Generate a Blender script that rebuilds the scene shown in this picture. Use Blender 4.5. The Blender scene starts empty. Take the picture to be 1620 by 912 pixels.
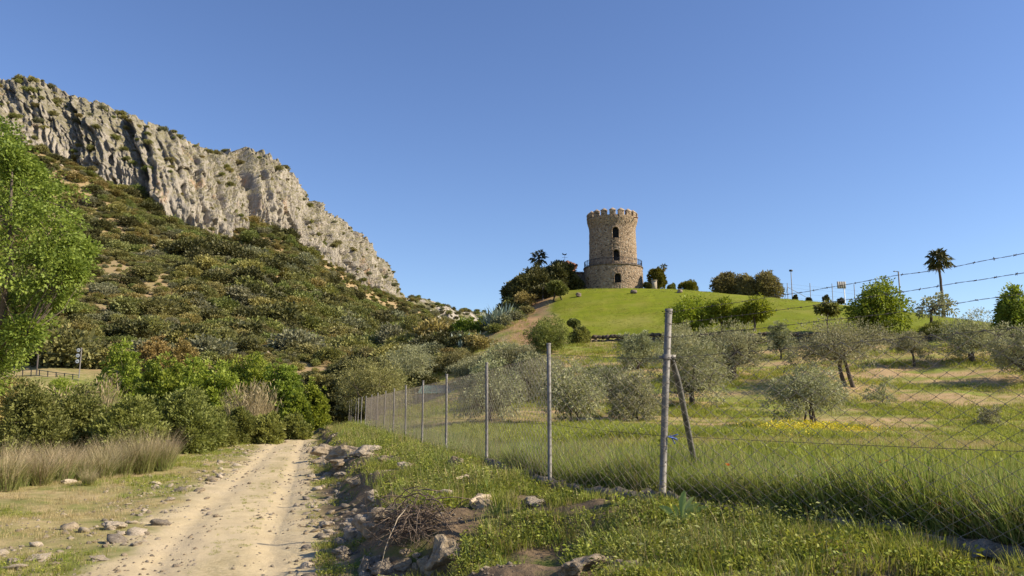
import bpy, math, random
import numpy as np
from mathutils import Vector, Matrix

rnd = random.Random(7)
NP = np.random.default_rng(11)
SC = bpy.context.scene
COL = SC.collection

# ------------------------------------------------------------------ camera, sky, sun, exposure
PITCH = math.radians(8.8)
FPX, CXP, CYP = 1250.0, 810.0, 456.0
CAMZ = 1.7
cam_d = bpy.data.cameras.new("camera")
cam = bpy.data.objects.new("camera", cam_d)
COL.objects.link(cam)
cam.location = (0, 0, CAMZ)
cam.rotation_euler = (math.radians(90) + PITCH, 0, 0)
cam_d.sensor_width = 36.0
cam_d.lens = FPX / 1620.0 * 36.0
cam_d.clip_start = 0.05
cam_d.clip_end = 6000
SC.camera = cam

SUN_EL = math.radians(34)
SUN_AZ_BACK = math.radians(82)          # to the right of straight behind the camera
sdir = Vector((math.sin(SUN_AZ_BACK) * math.cos(SUN_EL), -math.cos(SUN_AZ_BACK) * math.cos(SUN_EL), math.sin(SUN_EL)))
wd = bpy.data.worlds.new("World")
SC.world = wd
wd.use_nodes = True
nt = wd.node_tree
bg = nt.nodes["Background"]
sky = nt.nodes.new("ShaderNodeTexSky")
sky.sky_type = 'NISHITA'
sky.sun_disc = False
sky.sun_elevation = SUN_EL
sky.sun_rotation = math.atan2(sdir.x, sdir.y)
sky.altitude = 500
sky.air_density = 1.0
sky.dust_density = 0.25
sky.ozone_density = 3.2
hs = nt.nodes.new("ShaderNodeHueSaturation"); hs.inputs['Saturation'].default_value = 1.08; hs.inputs['Hue'].default_value = 0.5105
nt.links.new(sky.outputs[0], hs.inputs['Color']); nt.links.new(hs.outputs[0], bg.inputs[0])
bg.inputs[1].default_value = 0.105
sl = bpy.data.lights.new("sun", 'SUN')
so = bpy.data.objects.new("sun", sl)
COL.objects.link(so)
sl.energy = 5.0
sl.angle = math.radians(0.5)
sl.color = (1.0, 0.89, 0.69)
so.rotation_euler = sdir.to_track_quat('Z', 'Y').to_euler()
SC.view_settings.view_transform = 'Standard'
SC.view_settings.look = 'None'
SC.view_settings.exposure = 0.70
SC.view_settings.gamma = 1.0
SC.cycles.max_bounces = 6
SC.cycles.transparent_max_bounces = 6

# ------------------------------------------------------------------ helpers
CP, SP = math.cos(PITCH), math.sin(PITCH)
def ray(px, py):
    a = (px - CXP) / FPX; b = (CYP - py) / FPX
    return a, CP - b * SP, SP + b * CP
def at(px, py, Y):
    a, y, z = ray(px, py); s = Y / y
    return np.array([a * s, Y, CAMZ + z * s])

def sstep(a, b, x):
    t = np.clip((x - a) / (b - a), 0, 1)
    return t * t * (3 - 2 * t)

def _h(ix, iy, iz):
    n = (ix * 374761393 + iy * 668265263 + iz * 2147483647 * 3 + 12345) & 0xffffffff
    n = ((n ^ (n >> 13)) * 1274126177) & 0xffffffff
    n = (n ^ (n >> 16)) & 0xffffffff
    n = (n * 2246822519) & 0xffffffff
    n = n ^ (n >> 15)
    return (n & 0xffffff) / float(0xffffff) * 2 - 1
def vnoise(x, y, z=None):
    x = np.asarray(x, float); y = np.asarray(y, float)
    z = np.zeros_like(x) if z is None else np.asarray(z, float) + np.zeros_like(x)
    ix, iy, iz = np.floor(x).astype(np.int64), np.floor(y).astype(np.int64), np.floor(z).astype(np.int64)
    fx, fy, fz = x - ix, y - iy, z - iz
    fx, fy, fz = [f * f * f * (f * (f * 6 - 15) + 10) for f in (fx, fy, fz)]
    r = 0
    for dx in (0, 1):
        for dy in (0, 1):
            for dz in (0, 1):
                w = (fx if dx else 1 - fx) * (fy if dy else 1 - fy) * (fz if dz else 1 - fz)
                r = r + w * _h(ix + dx, iy + dy, iz + dz)
    return r
def fbm(x, y, z=None, o=4, g=0.5):
    r = 0; a = 1.0; f = 1.0; z0 = 0 if z is None else z
    for i in range(o):
        r = r + a * vnoise(x * f + 17.3 * i, y * f + 9.1 * i, z0 * f if z is not None else None)
        a *= g; f *= 2.03
    return r

class MB:
    """collects vertices and faces of one mesh"""
    def __init__(s): s.V = []; s.F = []; s.n = 0; s.T = []
    def add(s, V, F, tint=None):
        V = np.asarray(V, float).reshape(-1, 3); F = np.asarray(F, np.int64)
        s.V.append(V); s.F.append(F + s.n); s.n += len(V)
        s.T.append(np.full(len(F), 0.5) if tint is None else np.broadcast_to(np.asarray(tint, float), (len(F),)))
    def box(s, c, sz, R=None, tint=None):
        c = np.asarray(c, float); h = np.asarray(sz, float) / 2
        v = np.array([[x, y, z] for x in (-1, 1) for y in (-1, 1) for z in (-1, 1)]) * h
        if R is not None: v = v @ np.asarray(R).T
        s.add(v + c, [[0, 1, 3, 2], [4, 6, 7, 5], [0, 4, 5, 1], [2, 3, 7, 6], [0, 2, 6, 4], [1, 5, 7, 3]], tint)
    def tube(s, P, r, n=6, cap=True, tint=None):
        P = np.asarray(P, float); m = len(P)
        r = np.broadcast_to(np.asarray(r, float), (m,))
        T = np.gradient(P, axis=0); T /= np.linalg.norm(T, axis=1)[:, None] + 1e-9
        ref = np.array([0, 0, 1.0]) if abs(T[:, 2]).mean() < 0.8 else np.array([1.0, 0, 0])
        A = np.cross(T, ref); A /= np.linalg.norm(A, axis=1)[:, None] + 1e-9
        B = np.cross(T, A)
        th = np.arange(n) * 2 * math.pi / n
        V = P[:, None] + r[:, None, None] * (np.cos(th)[None, :, None] * A[:, None] + np.sin(th)[None, :, None] * B[:, None])
        i = np.arange(m - 1)[:, None] * n; j = np.arange(n)[None]; k = (j + 1) % n
        F = np.stack([i + j, i + k, i + n + k, i + n + j], -1).reshape(-1, 4)
        s.add(V.reshape(-1, 3), F, tint)
        if cap:
            b = s.n - m * n
            for base in (0, (m - 1) * n):
                s.F.append(np.array([[b + base + q for q in range(n)]])); s.T.append(np.array([0.5]))
    def grid(s, G, close=False, tint=None):
        a, b = G.shape[:2]
        i = np.arange(a - 1)[:, None] * b
        j = np.arange(b if close else b - 1)[None]; k = (j + 1) % b
        F = np.stack([i + j, i + k, i + b + k, i + b + j], -1).reshape(-1, 4)
        s.add(G.reshape(-1, 3), F, tint)
    def mesh(s, name, mat=None, smooth=False):
        V = np.concatenate(s.V); me = bpy.data.meshes.new(name)
        sizes = np.concatenate([np.full(len(f), f.shape[1]) for f in s.F]); loops = np.concatenate([f.ravel() for f in s.F])
        me.vertices.add(len(V)); me.vertices.foreach_set("co", V.astype(np.float32).ravel())
        me.loops.add(len(loops)); me.loops.foreach_set("vertex_index", loops.astype(np.int32))
        me.polygons.add(len(sizes)); st = np.concatenate([[0], np.cumsum(sizes)[:-1]])
        me.polygons.foreach_set("loop_start", st.astype(np.int32))
        if smooth: me.polygons.foreach_set("use_smooth", np.ones(len(sizes), bool))
        at_ = me.attributes.new("tint", 'FLOAT', 'FACE'); at_.data.foreach_set("value", np.concatenate(s.T).astype(np.float32))
        me.update(calc_edges=True); me.validate()
        if mat: me.materials.append(mat)
        return me
    def obj(s, name, mat=None, parent=None, smooth=False, loc=None):
        return link(name, s.mesh(name, mat, smooth), parent, loc)

def link(name, me, parent=None, loc=None):
    o = bpy.data.objects.new(name, me); COL.objects.link(o)
    if parent is not None: o.parent = parent
    if loc is not None: o.location = [float(v) for v in loc]
    return o
def tag(o, label, cat, group=None):
    o['label'] = label; o['category'] = cat
    if group: o['group'] = group
    return o
def thing(name, label, cat, loc, group=None, rz=0):
    o = link(name, None, None, loc); o.rotation_euler = (0, 0, rz)
    return tag(o, label, cat, group)
def copy_tree(o, parent=None):
    c = o.copy(); COL.objects.link(c); c.parent = parent
    for ch in [q for q in bpy.data.objects if q.parent == o]: copy_tree(ch, c)
    return c
def stuff(o): o['kind'] = 'stuff'; return o
def struct(o): o['kind'] = 'structure'; return o

# ------------------------------------------------------------------ materials
class NT:
    def __init__(s, name):
        s.m = bpy.data.materials.new(name); s.m.use_nodes = True
        s.t = s.m.node_tree; s.t.nodes.clear()
        s.out = s.t.nodes.new("ShaderNodeOutputMaterial")
    def n(s, ty, **kw):
        q = s.t.nodes.new("ShaderNode" + ty)
        for k, v in kw.items():
            if k == 'ins':
                for a, b in v.items(): s.set(q, a, b)
            else: setattr(q, k, v)
        return q
    def set(s, q, a, b):
        if isinstance(b, bpy.types.NodeSocket): s.t.links.new(b, q.inputs[a])
        else:
            if isinstance(b, (tuple, list)) and len(b) == 3 and q.inputs[a].type == 'RGBA': b = (*b, 1)
            q.inputs[a].default_value = b
    def attr(s, nm): return s.n("Attribute", attribute_name=nm).outputs['Fac']
    def pos(s): return s.n("NewGeometry").outputs['Position']
    def objc(s): return s.n("TexCoord").outputs['Object']
    def noise(s, v, scale, detail=4, rough=.55, dist=0):
        return s.n("TexNoise", ins={'Vector': v, 'Scale': scale, 'Detail': detail, 'Roughness': rough, 'Distortion': dist}).outputs['Fac']
    def voro(s, v, scale, feat='F1', out='Distance'):
        return s.n("TexVoronoi", feature=feat, ins={'Vector': v, 'Scale': scale}).outputs[out]
    def mapv(s, v, sc): return s.n("Mapping", ins={'Vector': v, 'Scale': sc}).outputs[0]
    def rng(s, v, a, b, c=0., d=1.): return s.n("MapRange", ins={0: v, 1: a, 2: b, 3: c, 4: d}).outputs[0]
    def math(s, op, a, b=0.0): return s.n("Math", operation=op, ins={0: a, 1: b}).outputs[0]
    def mix(s, f, a, b, mode='MIX'):
        q = s.n("Mix", data_type='RGBA', blend_type=mode)
        s.set(q, 0, f); s.set(q, 6, a); s.set(q, 7, b); return q.outputs[2]
    def bump(s, h, st=.5, d=.05): return s.n("Bump", ins={'Height': h, 'Strength': st, 'Distance': d}).outputs[0]
    def pbr(s, col, rough=.9, nrm=None, spec=.2, metal=0.):
        q = s.n("BsdfPrincipled", ins={'Base Color': col, 'Roughness': rough, 'Metallic': metal, 'Specular IOR Level': spec})
        if nrm is not None: s.set(q, 'Normal', nrm)
        s.t.links.new(q.outputs[0], s.out.inputs[0]); return s.m

def leafmat(name, dark, light, trans=.3, hue=.012, val=.18):
    k = NT(name)
    c = k.mix(k.attr("tint"), dark, light)
    r = k.n("ObjectInfo").outputs['Random']
    h = k.n("HueSaturation", ins={'Hue': k.rng(r, 0, 1, .5 - hue, .5 + hue), 'Value': k.rng(k.math('FRACT', k.math('MULTIPLY', r, 7.3)), 0, 1, 1 - val, 1 + val), 'Color': c}).outputs[0]
    d = k.n("BsdfPrincipled", ins={'Base Color': h, 'Roughness': .55, 'Specular IOR Level': .25})
    tr = k.n("BsdfTranslucent", ins={'Color': k.mix(.5, h, k.mix(1., h, (1., 1., .45), 'MULTIPLY'))})
    mx = k.n("MixShader", ins={0: trans}); k.t.links.new(d.outputs[0], mx.inputs[1]); k.t.links.new(tr.outputs[0], mx.inputs[2])
    k.t.links.new(mx.outputs[0], k.out.inputs[0]); return k.m
def barkmat(name, a, b, sc=6):
    k = NT(name); o = k.objc(); n = k.noise(k.mapv(o, (1, 1, .25)), sc, 5, .65)
    return k.pbr(k.mix(k.rng(n, .3, .7), a, b), .95, k.bump(n, .8, .03))
def plain(name, c, rough=.7, metal=0., var=.15, sc=8, spec=.3):
    k = NT(name); n = k.noise(k.objc(), sc, 5, .6)
    return k.pbr(k.mix(k.rng(n, .3, .7), [v * (1 - var) for v in c], [v * (1 + var) for v in c]), rough, k.bump(n, .15, .01), spec, metal)
def rockmat(name, a, b, c, sc=3.0):
    k = NT(name); o = k.objc(); r = k.n("ObjectInfo").outputs['Random']
    v = k.n("VectorMath", operation='ADD', ins={0: o, 1: k.n("CombineXYZ", ins={0: k.math('MULTIPLY', r, 50.)}).outputs[0]}).outputs[0]
    n = k.noise(v, sc, 6, .65); n2 = k.noise(v, sc * 4.1, 5, .7)
    col = k.mix(k.rng(n, .38, .62), a, b); col = k.mix(k.rng(n2, .55, .72), col, c)
    hs = k.n("HueSaturation", ins={'Value': k.rng(r, 0, 1, .75, 1.2), 'Color': col}).outputs[0]
    return k.pbr(hs, .92, k.bump(k.math('ADD', n, k.math('MULTIPLY', n2, .4)), .7, .05))

M = {}
M['bright'] = leafmat('leaf_bright', (.085, .125, .016), (.29, .345, .065), .36)
M['valley'] = leafmat('leaf_valley', (.11, .16, .018), (.37, .42, .07), .42)
M['bush'] = leafmat('leaf_bush', (.11, .13, .028), (.35, .36, .10), .36)
M['olive'] = leafmat('leaf_olive', (.155, .16, .075), (.47, .46, .27), .3, .02, .15)
M['lightgreen'] = leafmat('leaf_light', (.125, .16, .014), (.34, .37, .04), .38)
M['darktree'] = leafmat('leaf_dark', (.038, .044, .014), (.15, .135, .045), .15)
M['topiary'] = leafmat('leaf_topiary', (.09, .10, .012), (.23, .20, .024), .25)
M['hill1'] = leafmat('leaf_hill_olive', (.12, .115, .038), (.37, .345, .135), .3, .025)
M['hill2'] = leafmat('leaf_hill_green', (.10, .115, .028), (.33, .335, .10), .3, .025)
M['hill3'] = leafmat('leaf_hill_gold', (.16, .135, .04), (.40, .335, .12), .3, .02)
M['hill4'] = leafmat('leaf_hill_grey', (.12, .12, .065), (.33, .32, .19), .3, .02)
M['palm'] = leafmat('leaf_palm', (.03, .035, .012), (.12, .115, .04), .2)
M['grass'] = leafmat('blade_green', (.16, .19, .028), (.42, .43, .09), .45, .02, .2)
M['tall'] = leafmat('blade_tall', (.11, .16, .024), (.38, .42, .12), .42, .02, .2)
M['dry'] = leafmat('blade_dry', (.30, .22, .09), (.56, .45, .24), .3, .01, .2)
M['reed'] = leafmat('blade_reed', (.25, .19, .10), (.58, .46, .29), .25, .01, .15)
M['reedgreen'] = leafmat('blade_reed_green', (.12, .14, .035), (.32, .33, .11), .3, .02, .15)
M['cane'] = leafmat('cane_plume', (.26, .20, .10), (.48, .40, .24), .3, .01, .1)
M['willow'] = leafmat('leaf_orange_twig', (.24, .175, .055), (.44, .33, .12), .2, .02)
M['weed'] = leafmat('weed_leaf', (.15, .185, .024), (.41, .43, .075), .4, .015, .2)
M['flower_y'] = leafmat('flower_yellow', (.55, .42, .02), (.75, .62, .04), .3, .01, .1)
M['flower_o'] = leafmat('flower_poppy', (.75, .16, .03), (.85, .25, .05), .3, .01, .1)
M['agave'] = leafmat('agave_leaf', (.13, .17, .12), (.40, .46, .38), .1, .02, .2)
M['mullein'] = leafmat('mullein_leaf', (.28, .36, .10), (.46, .52, .20), .25, .01, .1)
M['bark'] = barkmat('bark', (.055, .042, .032), (.16, .125, .095))
M['barkdark'] = barkmat('bark_dark', (.03, .024, .02), (.09, .07, .055))
M['palmbark'] = barkmat('palm_bark', (.07, .05, .04), (.15, .11, .085))
M['rock'] = rockmat('rock_sandy', (.215, .165, .11), (.38, .30, .205), (.10, .078, .058))
M['rockpale'] = rockmat('rock_pale', (.34, .275, .20), (.52, .43, .32), (.22, .17, .12), 6)
M['rockgrey'] = rockmat('rock_grey', (.19, .155, .12), (.32, .265, .205), (.10, .08, .06))
M['boulder'] = rockmat('boulder_brown', (.12, .09, .07), (.27, .21, .165), (.07, .055, .045), 1.2)
M['wallstone'] = rockmat('wall_stone', (.075, .058, .042), (.17, .13, .095), (.035, .028, .022), 2)
M['galv'] = plain('galvanised_steel', (.175, .16, .145), .6, .2, .35, 14, .3)
M['wire'] = plain('mesh_wire', (.26, .22, .18), .55, .25, .3, 3)
M['barb'] = plain('barbed_wire_rust', (.10, .085, .075), .7, .3, .3, 20)
M['blue'] = plain('blue_cord', (.06, .11, .33), .7)
M['concrete'] = rockmat('kerb_concrete', (.13, .11, .085), (.25, .215, .17), (.06, .05, .04), 11)
M['twig'] = barkmat('dry_twig', (.085, .06, .045), (.24, .18, .135), 20)
M['wood'] = barkmat('cut_wood', (.36, .28, .19), (.56, .46, .34), 9)
M['iron'] = plain('dark_iron', (.02, .022, .035), .5, .5)
M['dark'] = plain('dark_interior', (.012, .010, .009), .9)
M['darkglass'] = plain('window_glass', (.008, .008, .008), .7)
M['tile'] = plain('terracotta_tile', (.24, .115, .07), .85, 0, .35, 3)
M['plaster'] = plain('plaster_pale', (.36, .30, .23), .9, 0, .15, 2)
M['brick'] = plain('annex_red', (.25, .10, .06), .9, 0, .3, 3)
M['greenroof'] = plain('green_sheet_roof', (.075, .15, .115), .5, .1, .2, 2)
M['greypaint'] = plain('grey_paint', (.25, .25, .25), .6, .2)
M['white'] = plain('white_paint', (.72, .72, .70), .5)
M['blackpaint'] = plain('black_paint', (.02, .02, .022), .5)
M['polewood'] = barkmat('pole_wood', (.06, .05, .045), (.12, .10, .09))
M['board'] = plain('board_wood', (.30, .28, .26), .8)
M['greenrail'] = plain('green_rail', (.09, .115, .085), .6, .2)

# ------------------------------------------------------------------ terrain heights
CPTS = []
def cp(px, py, Y): CPTS.append(at(px, py, Y))
def cw(x, y, z): CPTS.append(np.array([x, y, z], float))
# corridor and near field (world coordinates)
for y, xp in ((-8, 1.2), (4, -1.95), (13, -4.39), (22, -6.6), (34, -9.5), (50, -12.6), (66, -16.2)): cw(xp, y, 0)
for y in (3, 12, 22, 35, 50): cw(-8 - .35 * y, y, 0); cw(-20 - .4 * y, y, .4)
for y in (10.2, 20, 30, 45, 64): cw(.49 - .2505 * (y - 10.2) + .3, y, .75)
cw(3.3, 5.2, .75); cw(6.5, 0, .75); cw(8, 8, .75); cw(14, 4, .8)
# orchard field
for q in ((1285, 684, 31), (1110, 640, 46), (1340, 612, 52), (1540, 572, 61), (1610, 602, 53), (905, 668, 36), (800, 651, 42),
          (700, 661, 55), (1620, 700, 24), (1760, 640, 45), (1450, 578, 60), (1160, 598, 56), (860, 600, 62), (960, 582, 68),
          (820, 562, 78), (760, 590, 78), (700, 620, 74), (640, 640, 74), (740, 540, 100), (690, 560, 112), (790, 515, 102), (1250, 553, 69.5), (1420, 553, 67),
          (1000, 553, 78), (1120, 553, 74), (1560, 545, 66)): cp(*q)
# lawn hill
for q in ((970, 457, 118), (925, 458, 120), (1020, 457, 120), (900, 466, 115), (868, 490, 108), (840, 502, 108), (950, 537, 86), (865, 543, 86),
          (950, 500, 100), (1110, 462, 118), (1100, 500, 96), (1240, 474, 112), (1240, 500, 90), (1350, 485, 106), (1350, 506, 84), (1480, 501, 98), (1585, 515, 92),
          (1760, 534, 86), (1210, 527, 76), (1380, 527, 72.5), (1510, 527, 70.5), (1100, 530, 80), (820, 480, 118), (805, 500, 118)): cp(*q)
for px, py, Y0 in ((970, 457, 118), (1110, 462, 118), (1240, 474, 112), (1350, 485, 106), (1480, 501, 98), (1585, 515, 92), (1760, 534, 86)):
    p = at(px, py, Y0)
    for e, dz in ((14, -.2), (60, -4), (130, -10)):
        cw(p[0] * (Y0 + e) / Y0, Y0 + e, p[2] + dz)
# left valley and hillside
for q in ((90, 606, 66), (60, 592, 71), (110, 570, 82), (20, 560, 84), (300, 522, 108), (450, 562, 90), (520, 602, 82), (560, 640, 76), (150, 472, 120), (60, 480, 110),
          (200, 420, 142), (350, 470, 138), (400, 420, 170), (500, 480, 172), (560, 540, 150), (610, 562, 132), (640, 545, 165), (655, 520, 230), (300, 420, 165),
          (100, 330, 172), (700, 535, 210), (720, 520, 300), (-200, 470, 110), (-250, 350, 160), (560, 440 + 40, 240), (600, 500, 255)): cp(*q)
CB = [(-420, 195, 175), (-200, 225, 185), (0, 240, 190), (60, 240, 195), (110, 262, 198), (180, 292, 198), (250, 332, 200), (300, 365, 203), (350, 376, 210), (400, 352, 225),
      (440, 367, 232), (520, 412, 255), (600, 462, 285), (650, 498, 320), (690, 530, 360)]
CT = [(-420, 45, 215), (-200, 80, 220), (0, 121, 225), (60, 134, 228), (100, 151, 228), (170, 173, 230), (240, 203, 232), (285, 229, 235), (330, 243, 242), (382, 241, 252), (420, 249, 256),
      (450, 268, 259), (490, 318, 268), (540, 353, 285), (580, 389, 300), (612, 432, 312), (650, 492, 335), (690, 534, 370)]
CB3 = np.array([at(*q) for q in CB]); CT3 = np.array([at(*q) for q in CT])
for p in CB3: CPTS.append(p); cw(p[0] * 1.2, p[1] * 1.2, p[2] - 2)
for p in ((0, -90, -1), (90, -70, 0), (-90, -60, 2), (120, 0, 1.5), (110, 40, 3), (130, 80, 8), (-110, 20, 3), (-160, 60, 8), (170, 160, 4), (60, 300, 5), (180, 300, 2), (40, 230, 8), (0, 330, 14)): cw(*p)
CPTS = np.array(CPTS)
def _phi(r2): return np.where(r2 > 1e-9, .5 * r2 * np.log(np.maximum(r2, 1e-9)), 0)
SCL = 100.0
_P = CPTS[:, :2] / SCL; _n = len(_P)
_A = np.zeros((_n + 3, _n + 3))
_A[:_n, :_n] = _phi(((_P[:, None] - _P[None]) ** 2).sum(-1)) + np.eye(_n) * 2e-4
_A[:_n, _n] = 1; _A[:_n, _n + 1:] = _P; _A[_n:, :_n] = _A[:_n, _n:].T
_W = np.linalg.solve(_A, np.concatenate([CPTS[:, 2], np.zeros(3)]))
def tps(x, y):
    x = np.asarray(x, float); y = np.asarray(y, float); sh = x.shape; q = np.stack([x.ravel(), y.ravel()], -1) / SCL
    out = np.empty(len(q))
    for i in range(0, len(q), 40000):
        c = q[i:i + 40000]
        out[i:i + 40000] = _phi(((c[:, None] - _P[None]) ** 2).sum(-1)) @ _W[:_n] + _W[_n] + c @ _W[_n + 1:]
    return out.reshape(sh)

PY = np.array([-40, -8, 0, 4, 8.5, 13, 22, 33.6, 41, 50, 58, 66, 80, 100]); PX = np.array([11, 1.2, -.85, -1.95, -3.14, -4.39, -6.6, -9.5, -11.35, -13.5, -15.9, -18.6, -24, -31])
def pathx(y): return np.interp(y, PY, PX)
FY = np.array([-20, 2.6, 8.5, 10.2, 64, 100]); FX = np.array([14, 4.6, 1.55, .49, -12.99, -22])
def fencex(y): return np.interp(y, FY, FX)
def dpath(x, y): return (x - pathx(y)) * .965
HOLE = (0.15, 7.5)
def H(x, y):
    x = np.asarray(x, float); y = np.asarray(y, float)
    r = np.hypot(x, y)
    z = tps(x, y)
    z = z + (6 - z) * sstep(420, 700, r) + sstep(-60, -200, y) * (0 - z) * .0
    z = np.where(y < -40, z + (0 - z) * sstep(-40, -120, y), z)
    # corridor of the track and its right bank
    d = dpath(x, y); fd = x - fencex(y)
    nz = fbm(x * .9, y * .9, o=3) * .12
    w = np.clip((x - pathx(y)) / np.maximum(fencex(y) - pathx(y), .5), 0, 1.2)
    foot = .10 * sstep(1.2, 2.1, d) + .46 * sstep(.40, .62, w + nz * .7) + .19 * sstep(.6, .97, w)
    zc = foot + sstep(1.1, 2.0, d) * (fbm(x * 1.3 + 5, y * 1.3, o=4) * .07) * sstep(0, .6, -fd)
    rut = -.035 * np.exp(-((d - .62) / .22) ** 2) - .035 * np.exp(-((d + .62) / .22) ** 2)
    zc = zc + np.where(np.abs(d) < 1.4, rut, 0) + .012 * fbm(x * 3, y * 3, o=3)
    zc = zc - .30 * np.exp(-(((x - HOLE[0]) / .75) ** 2 + ((y - HOLE[1]) / .85) ** 2)) 
    zl = .06 * fbm(x * .5 + 9, y * .5, o=3) * sstep(-1.3, -3, d)
    zc = zc + zl
    wgt = sstep(-9, -4.5, d) * (1 - sstep(.3, 3.5, fd)) * (1 - sstep(56, 72, y)) * sstep(-14, -6, y)
    z = z + sstep(0, 4, fd) * .05 * fbm(x * .6, y * .6, o=3) + sstep(25, 60, r) * .14 * fbm(x * .23, y * .23, o=3) * (1 - .9 * lawnmask(x, y))
    return z * (1 - wgt) + zc * wgt
def pip(x, y, poly):
    x = np.asarray(x, float); ins = np.zeros(x.shape, bool); n = len(poly)
    for i in range(n):
        x1, y1 = poly[i]; x2, y2 = poly[(i + 1) % n]
        c = ((y1 > y) != (y2 > y)) & (x < (x2 - x1) * (y - y1) / ((y2 - y1) + 1e-12) + x1)
        ins ^= c
    return ins
def pdist(x, y, poly):
    """signed distance to a plan polygon, positive inside"""
    x = np.asarray(x, float); y = np.asarray(y, float); dm = np.full(x.shape, 1e9); n = len(poly)
    for i in range(n):
        ax, ay = poly[i]; bx, by = poly[(i + 1) % n]
        t = np.clip(((x - ax) * (bx - ax) + (y - ay) * (by - ay)) / ((bx - ax) ** 2 + (by - ay) ** 2 + 1e-9), 0, 1)
        dm = np.minimum(dm, np.hypot(x - ax - t * (bx - ax), y - ay - t * (by - ay)))
    return np.where(pip(x, y, poly), dm, -dm)
LAWN = [at(*q)[:2] for q in ((868, 492, 108), (872, 515, 98), (890, 535, 88.5), (950, 538, 86), (1010, 538, 84), (1100, 531, 80), (1210, 528, 76), (1380, 528, 72.5), (1510, 528, 70.5), (1800, 540, 66), (1900, 535, 100), (1700, 500, 180), (1000, 450, 180), (905, 463, 124))]
DIRT = [at(*q)[:2] for q in ((905, 463, 120), (868, 486, 109), (880, 515, 97), (890, 545, 84), (830, 570, 78), (800, 560, 84), (790, 520, 104), (812, 500, 116), (840, 480, 122))]
HILL = [np.array(q) for q in ((-400, 72), (-120, 76), (-60, 78), (-32, 76), (-18, 74), (-18, 110), (-22, 150), (-19, 200), (-24, 250), (-30, 300), (-38, 370))] + [p[:2] for p in CB3[::-1]]
def lawnmask(x, y): return sstep(-.6, 1.2, pdist(x, y, LAWN))

def ground_hit(px, py, t0=2.0, t1=420.0):
    a, y, z = ray(px, py)
    t = np.geomspace(t0, t1, 900); h = H(a * t, y * t); c = np.where(CAMZ + z * t < h)[0]
    if len(c) == 0: raise ValueError(('no ground under', px, py))
    lo, hi = t[max(c[0] - 1, 0)], t[c[0]]
    tt = np.linspace(lo, hi, 30); h = H(a * tt, y * tt); c = np.where(CAMZ + z * tt < h)[0]; s = tt[c[0]] if len(c) else hi
    return np.array([a * s, y * s, float(H(a * s, y * s))])

# ------------------------------------------------------------------ ground mesh (polar rings round the viewpoint, finer where near)
def rings():
    r = [0.6]
    while r[-1] < 3200:
        q = r[-1]
        k = .011 if q < 60 else (.0105 if q < 150 else (.022 if q < 420 else .12))
        r.append(q * (1 + k) + .012)
    return np.array(r)
R_ = rings()
AZ = np.concatenate([np.arange(-180, -46, 4.), np.arange(-46, -38, 1), np.linspace(-38, 38, 560), np.arange(39, 46, 1), np.arange(46, 180, 4.)])
AZr = np.radians(AZ)
GX = R_[:, None] * np.sin(AZr)[None]; GY = R_[:, None] * np.cos(AZr)[None]
GZ = H(GX, GY)
GD = dpath(GX, GY); GFD = GX - fencex(GY)
edge = fbm(GX * 1.1, GY * 1.1, o=4) * .30
m_path = (1 - sstep(-.12, .30, np.abs(GD + .05) - 1.08 + edge)) * (1 - sstep(70, 90, GY)) * sstep(-60, -30, GY)
m_lawn = sstep(-.8, .8, pdist(GX, GY, LAWN) + .8 * fbm(GX * .3, GY * .3, o=3))
m_dirt = sstep(-2, 3, pdist(GX, GY, DIRT) + 2.0 * fbm(GX * .15, GY * .15, o=3)) * (1 - m_lawn)
m_hill = sstep(-8, 4, pdist(GX, GY, HILL)); m_hill = np.maximum(m_hill, sstep(-35, -55, GX) * sstep(60, 75, GY) * (1 - m_lawn))
m_bank = sstep(1.1, 1.5, GD) * (1 - sstep(-.1, .5, GFD)) * (1 - sstep(55, 70, GY))
m_field = sstep(0, 1, GFD) * (1 - m_lawn) * (1 - m_dirt) * (1 - m_hill)
STR = {'path': m_path, 'lawn': m_lawn, 'dirt': m_dirt, 'hill': m_hill, 'bank': m_bank, 'field': m_field, 'mid': np.clip(np.exp(-((GD - .08) / .30) ** 2) * (.55 + .9 * fbm(GX * .7, GY * .45, o=3)) + .5 * sstep(.55, 1.1, np.abs(GD)) * (.5 + fbm(GX * 1.5, GY * 1.5, o=3)), 0, 1)}

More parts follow.
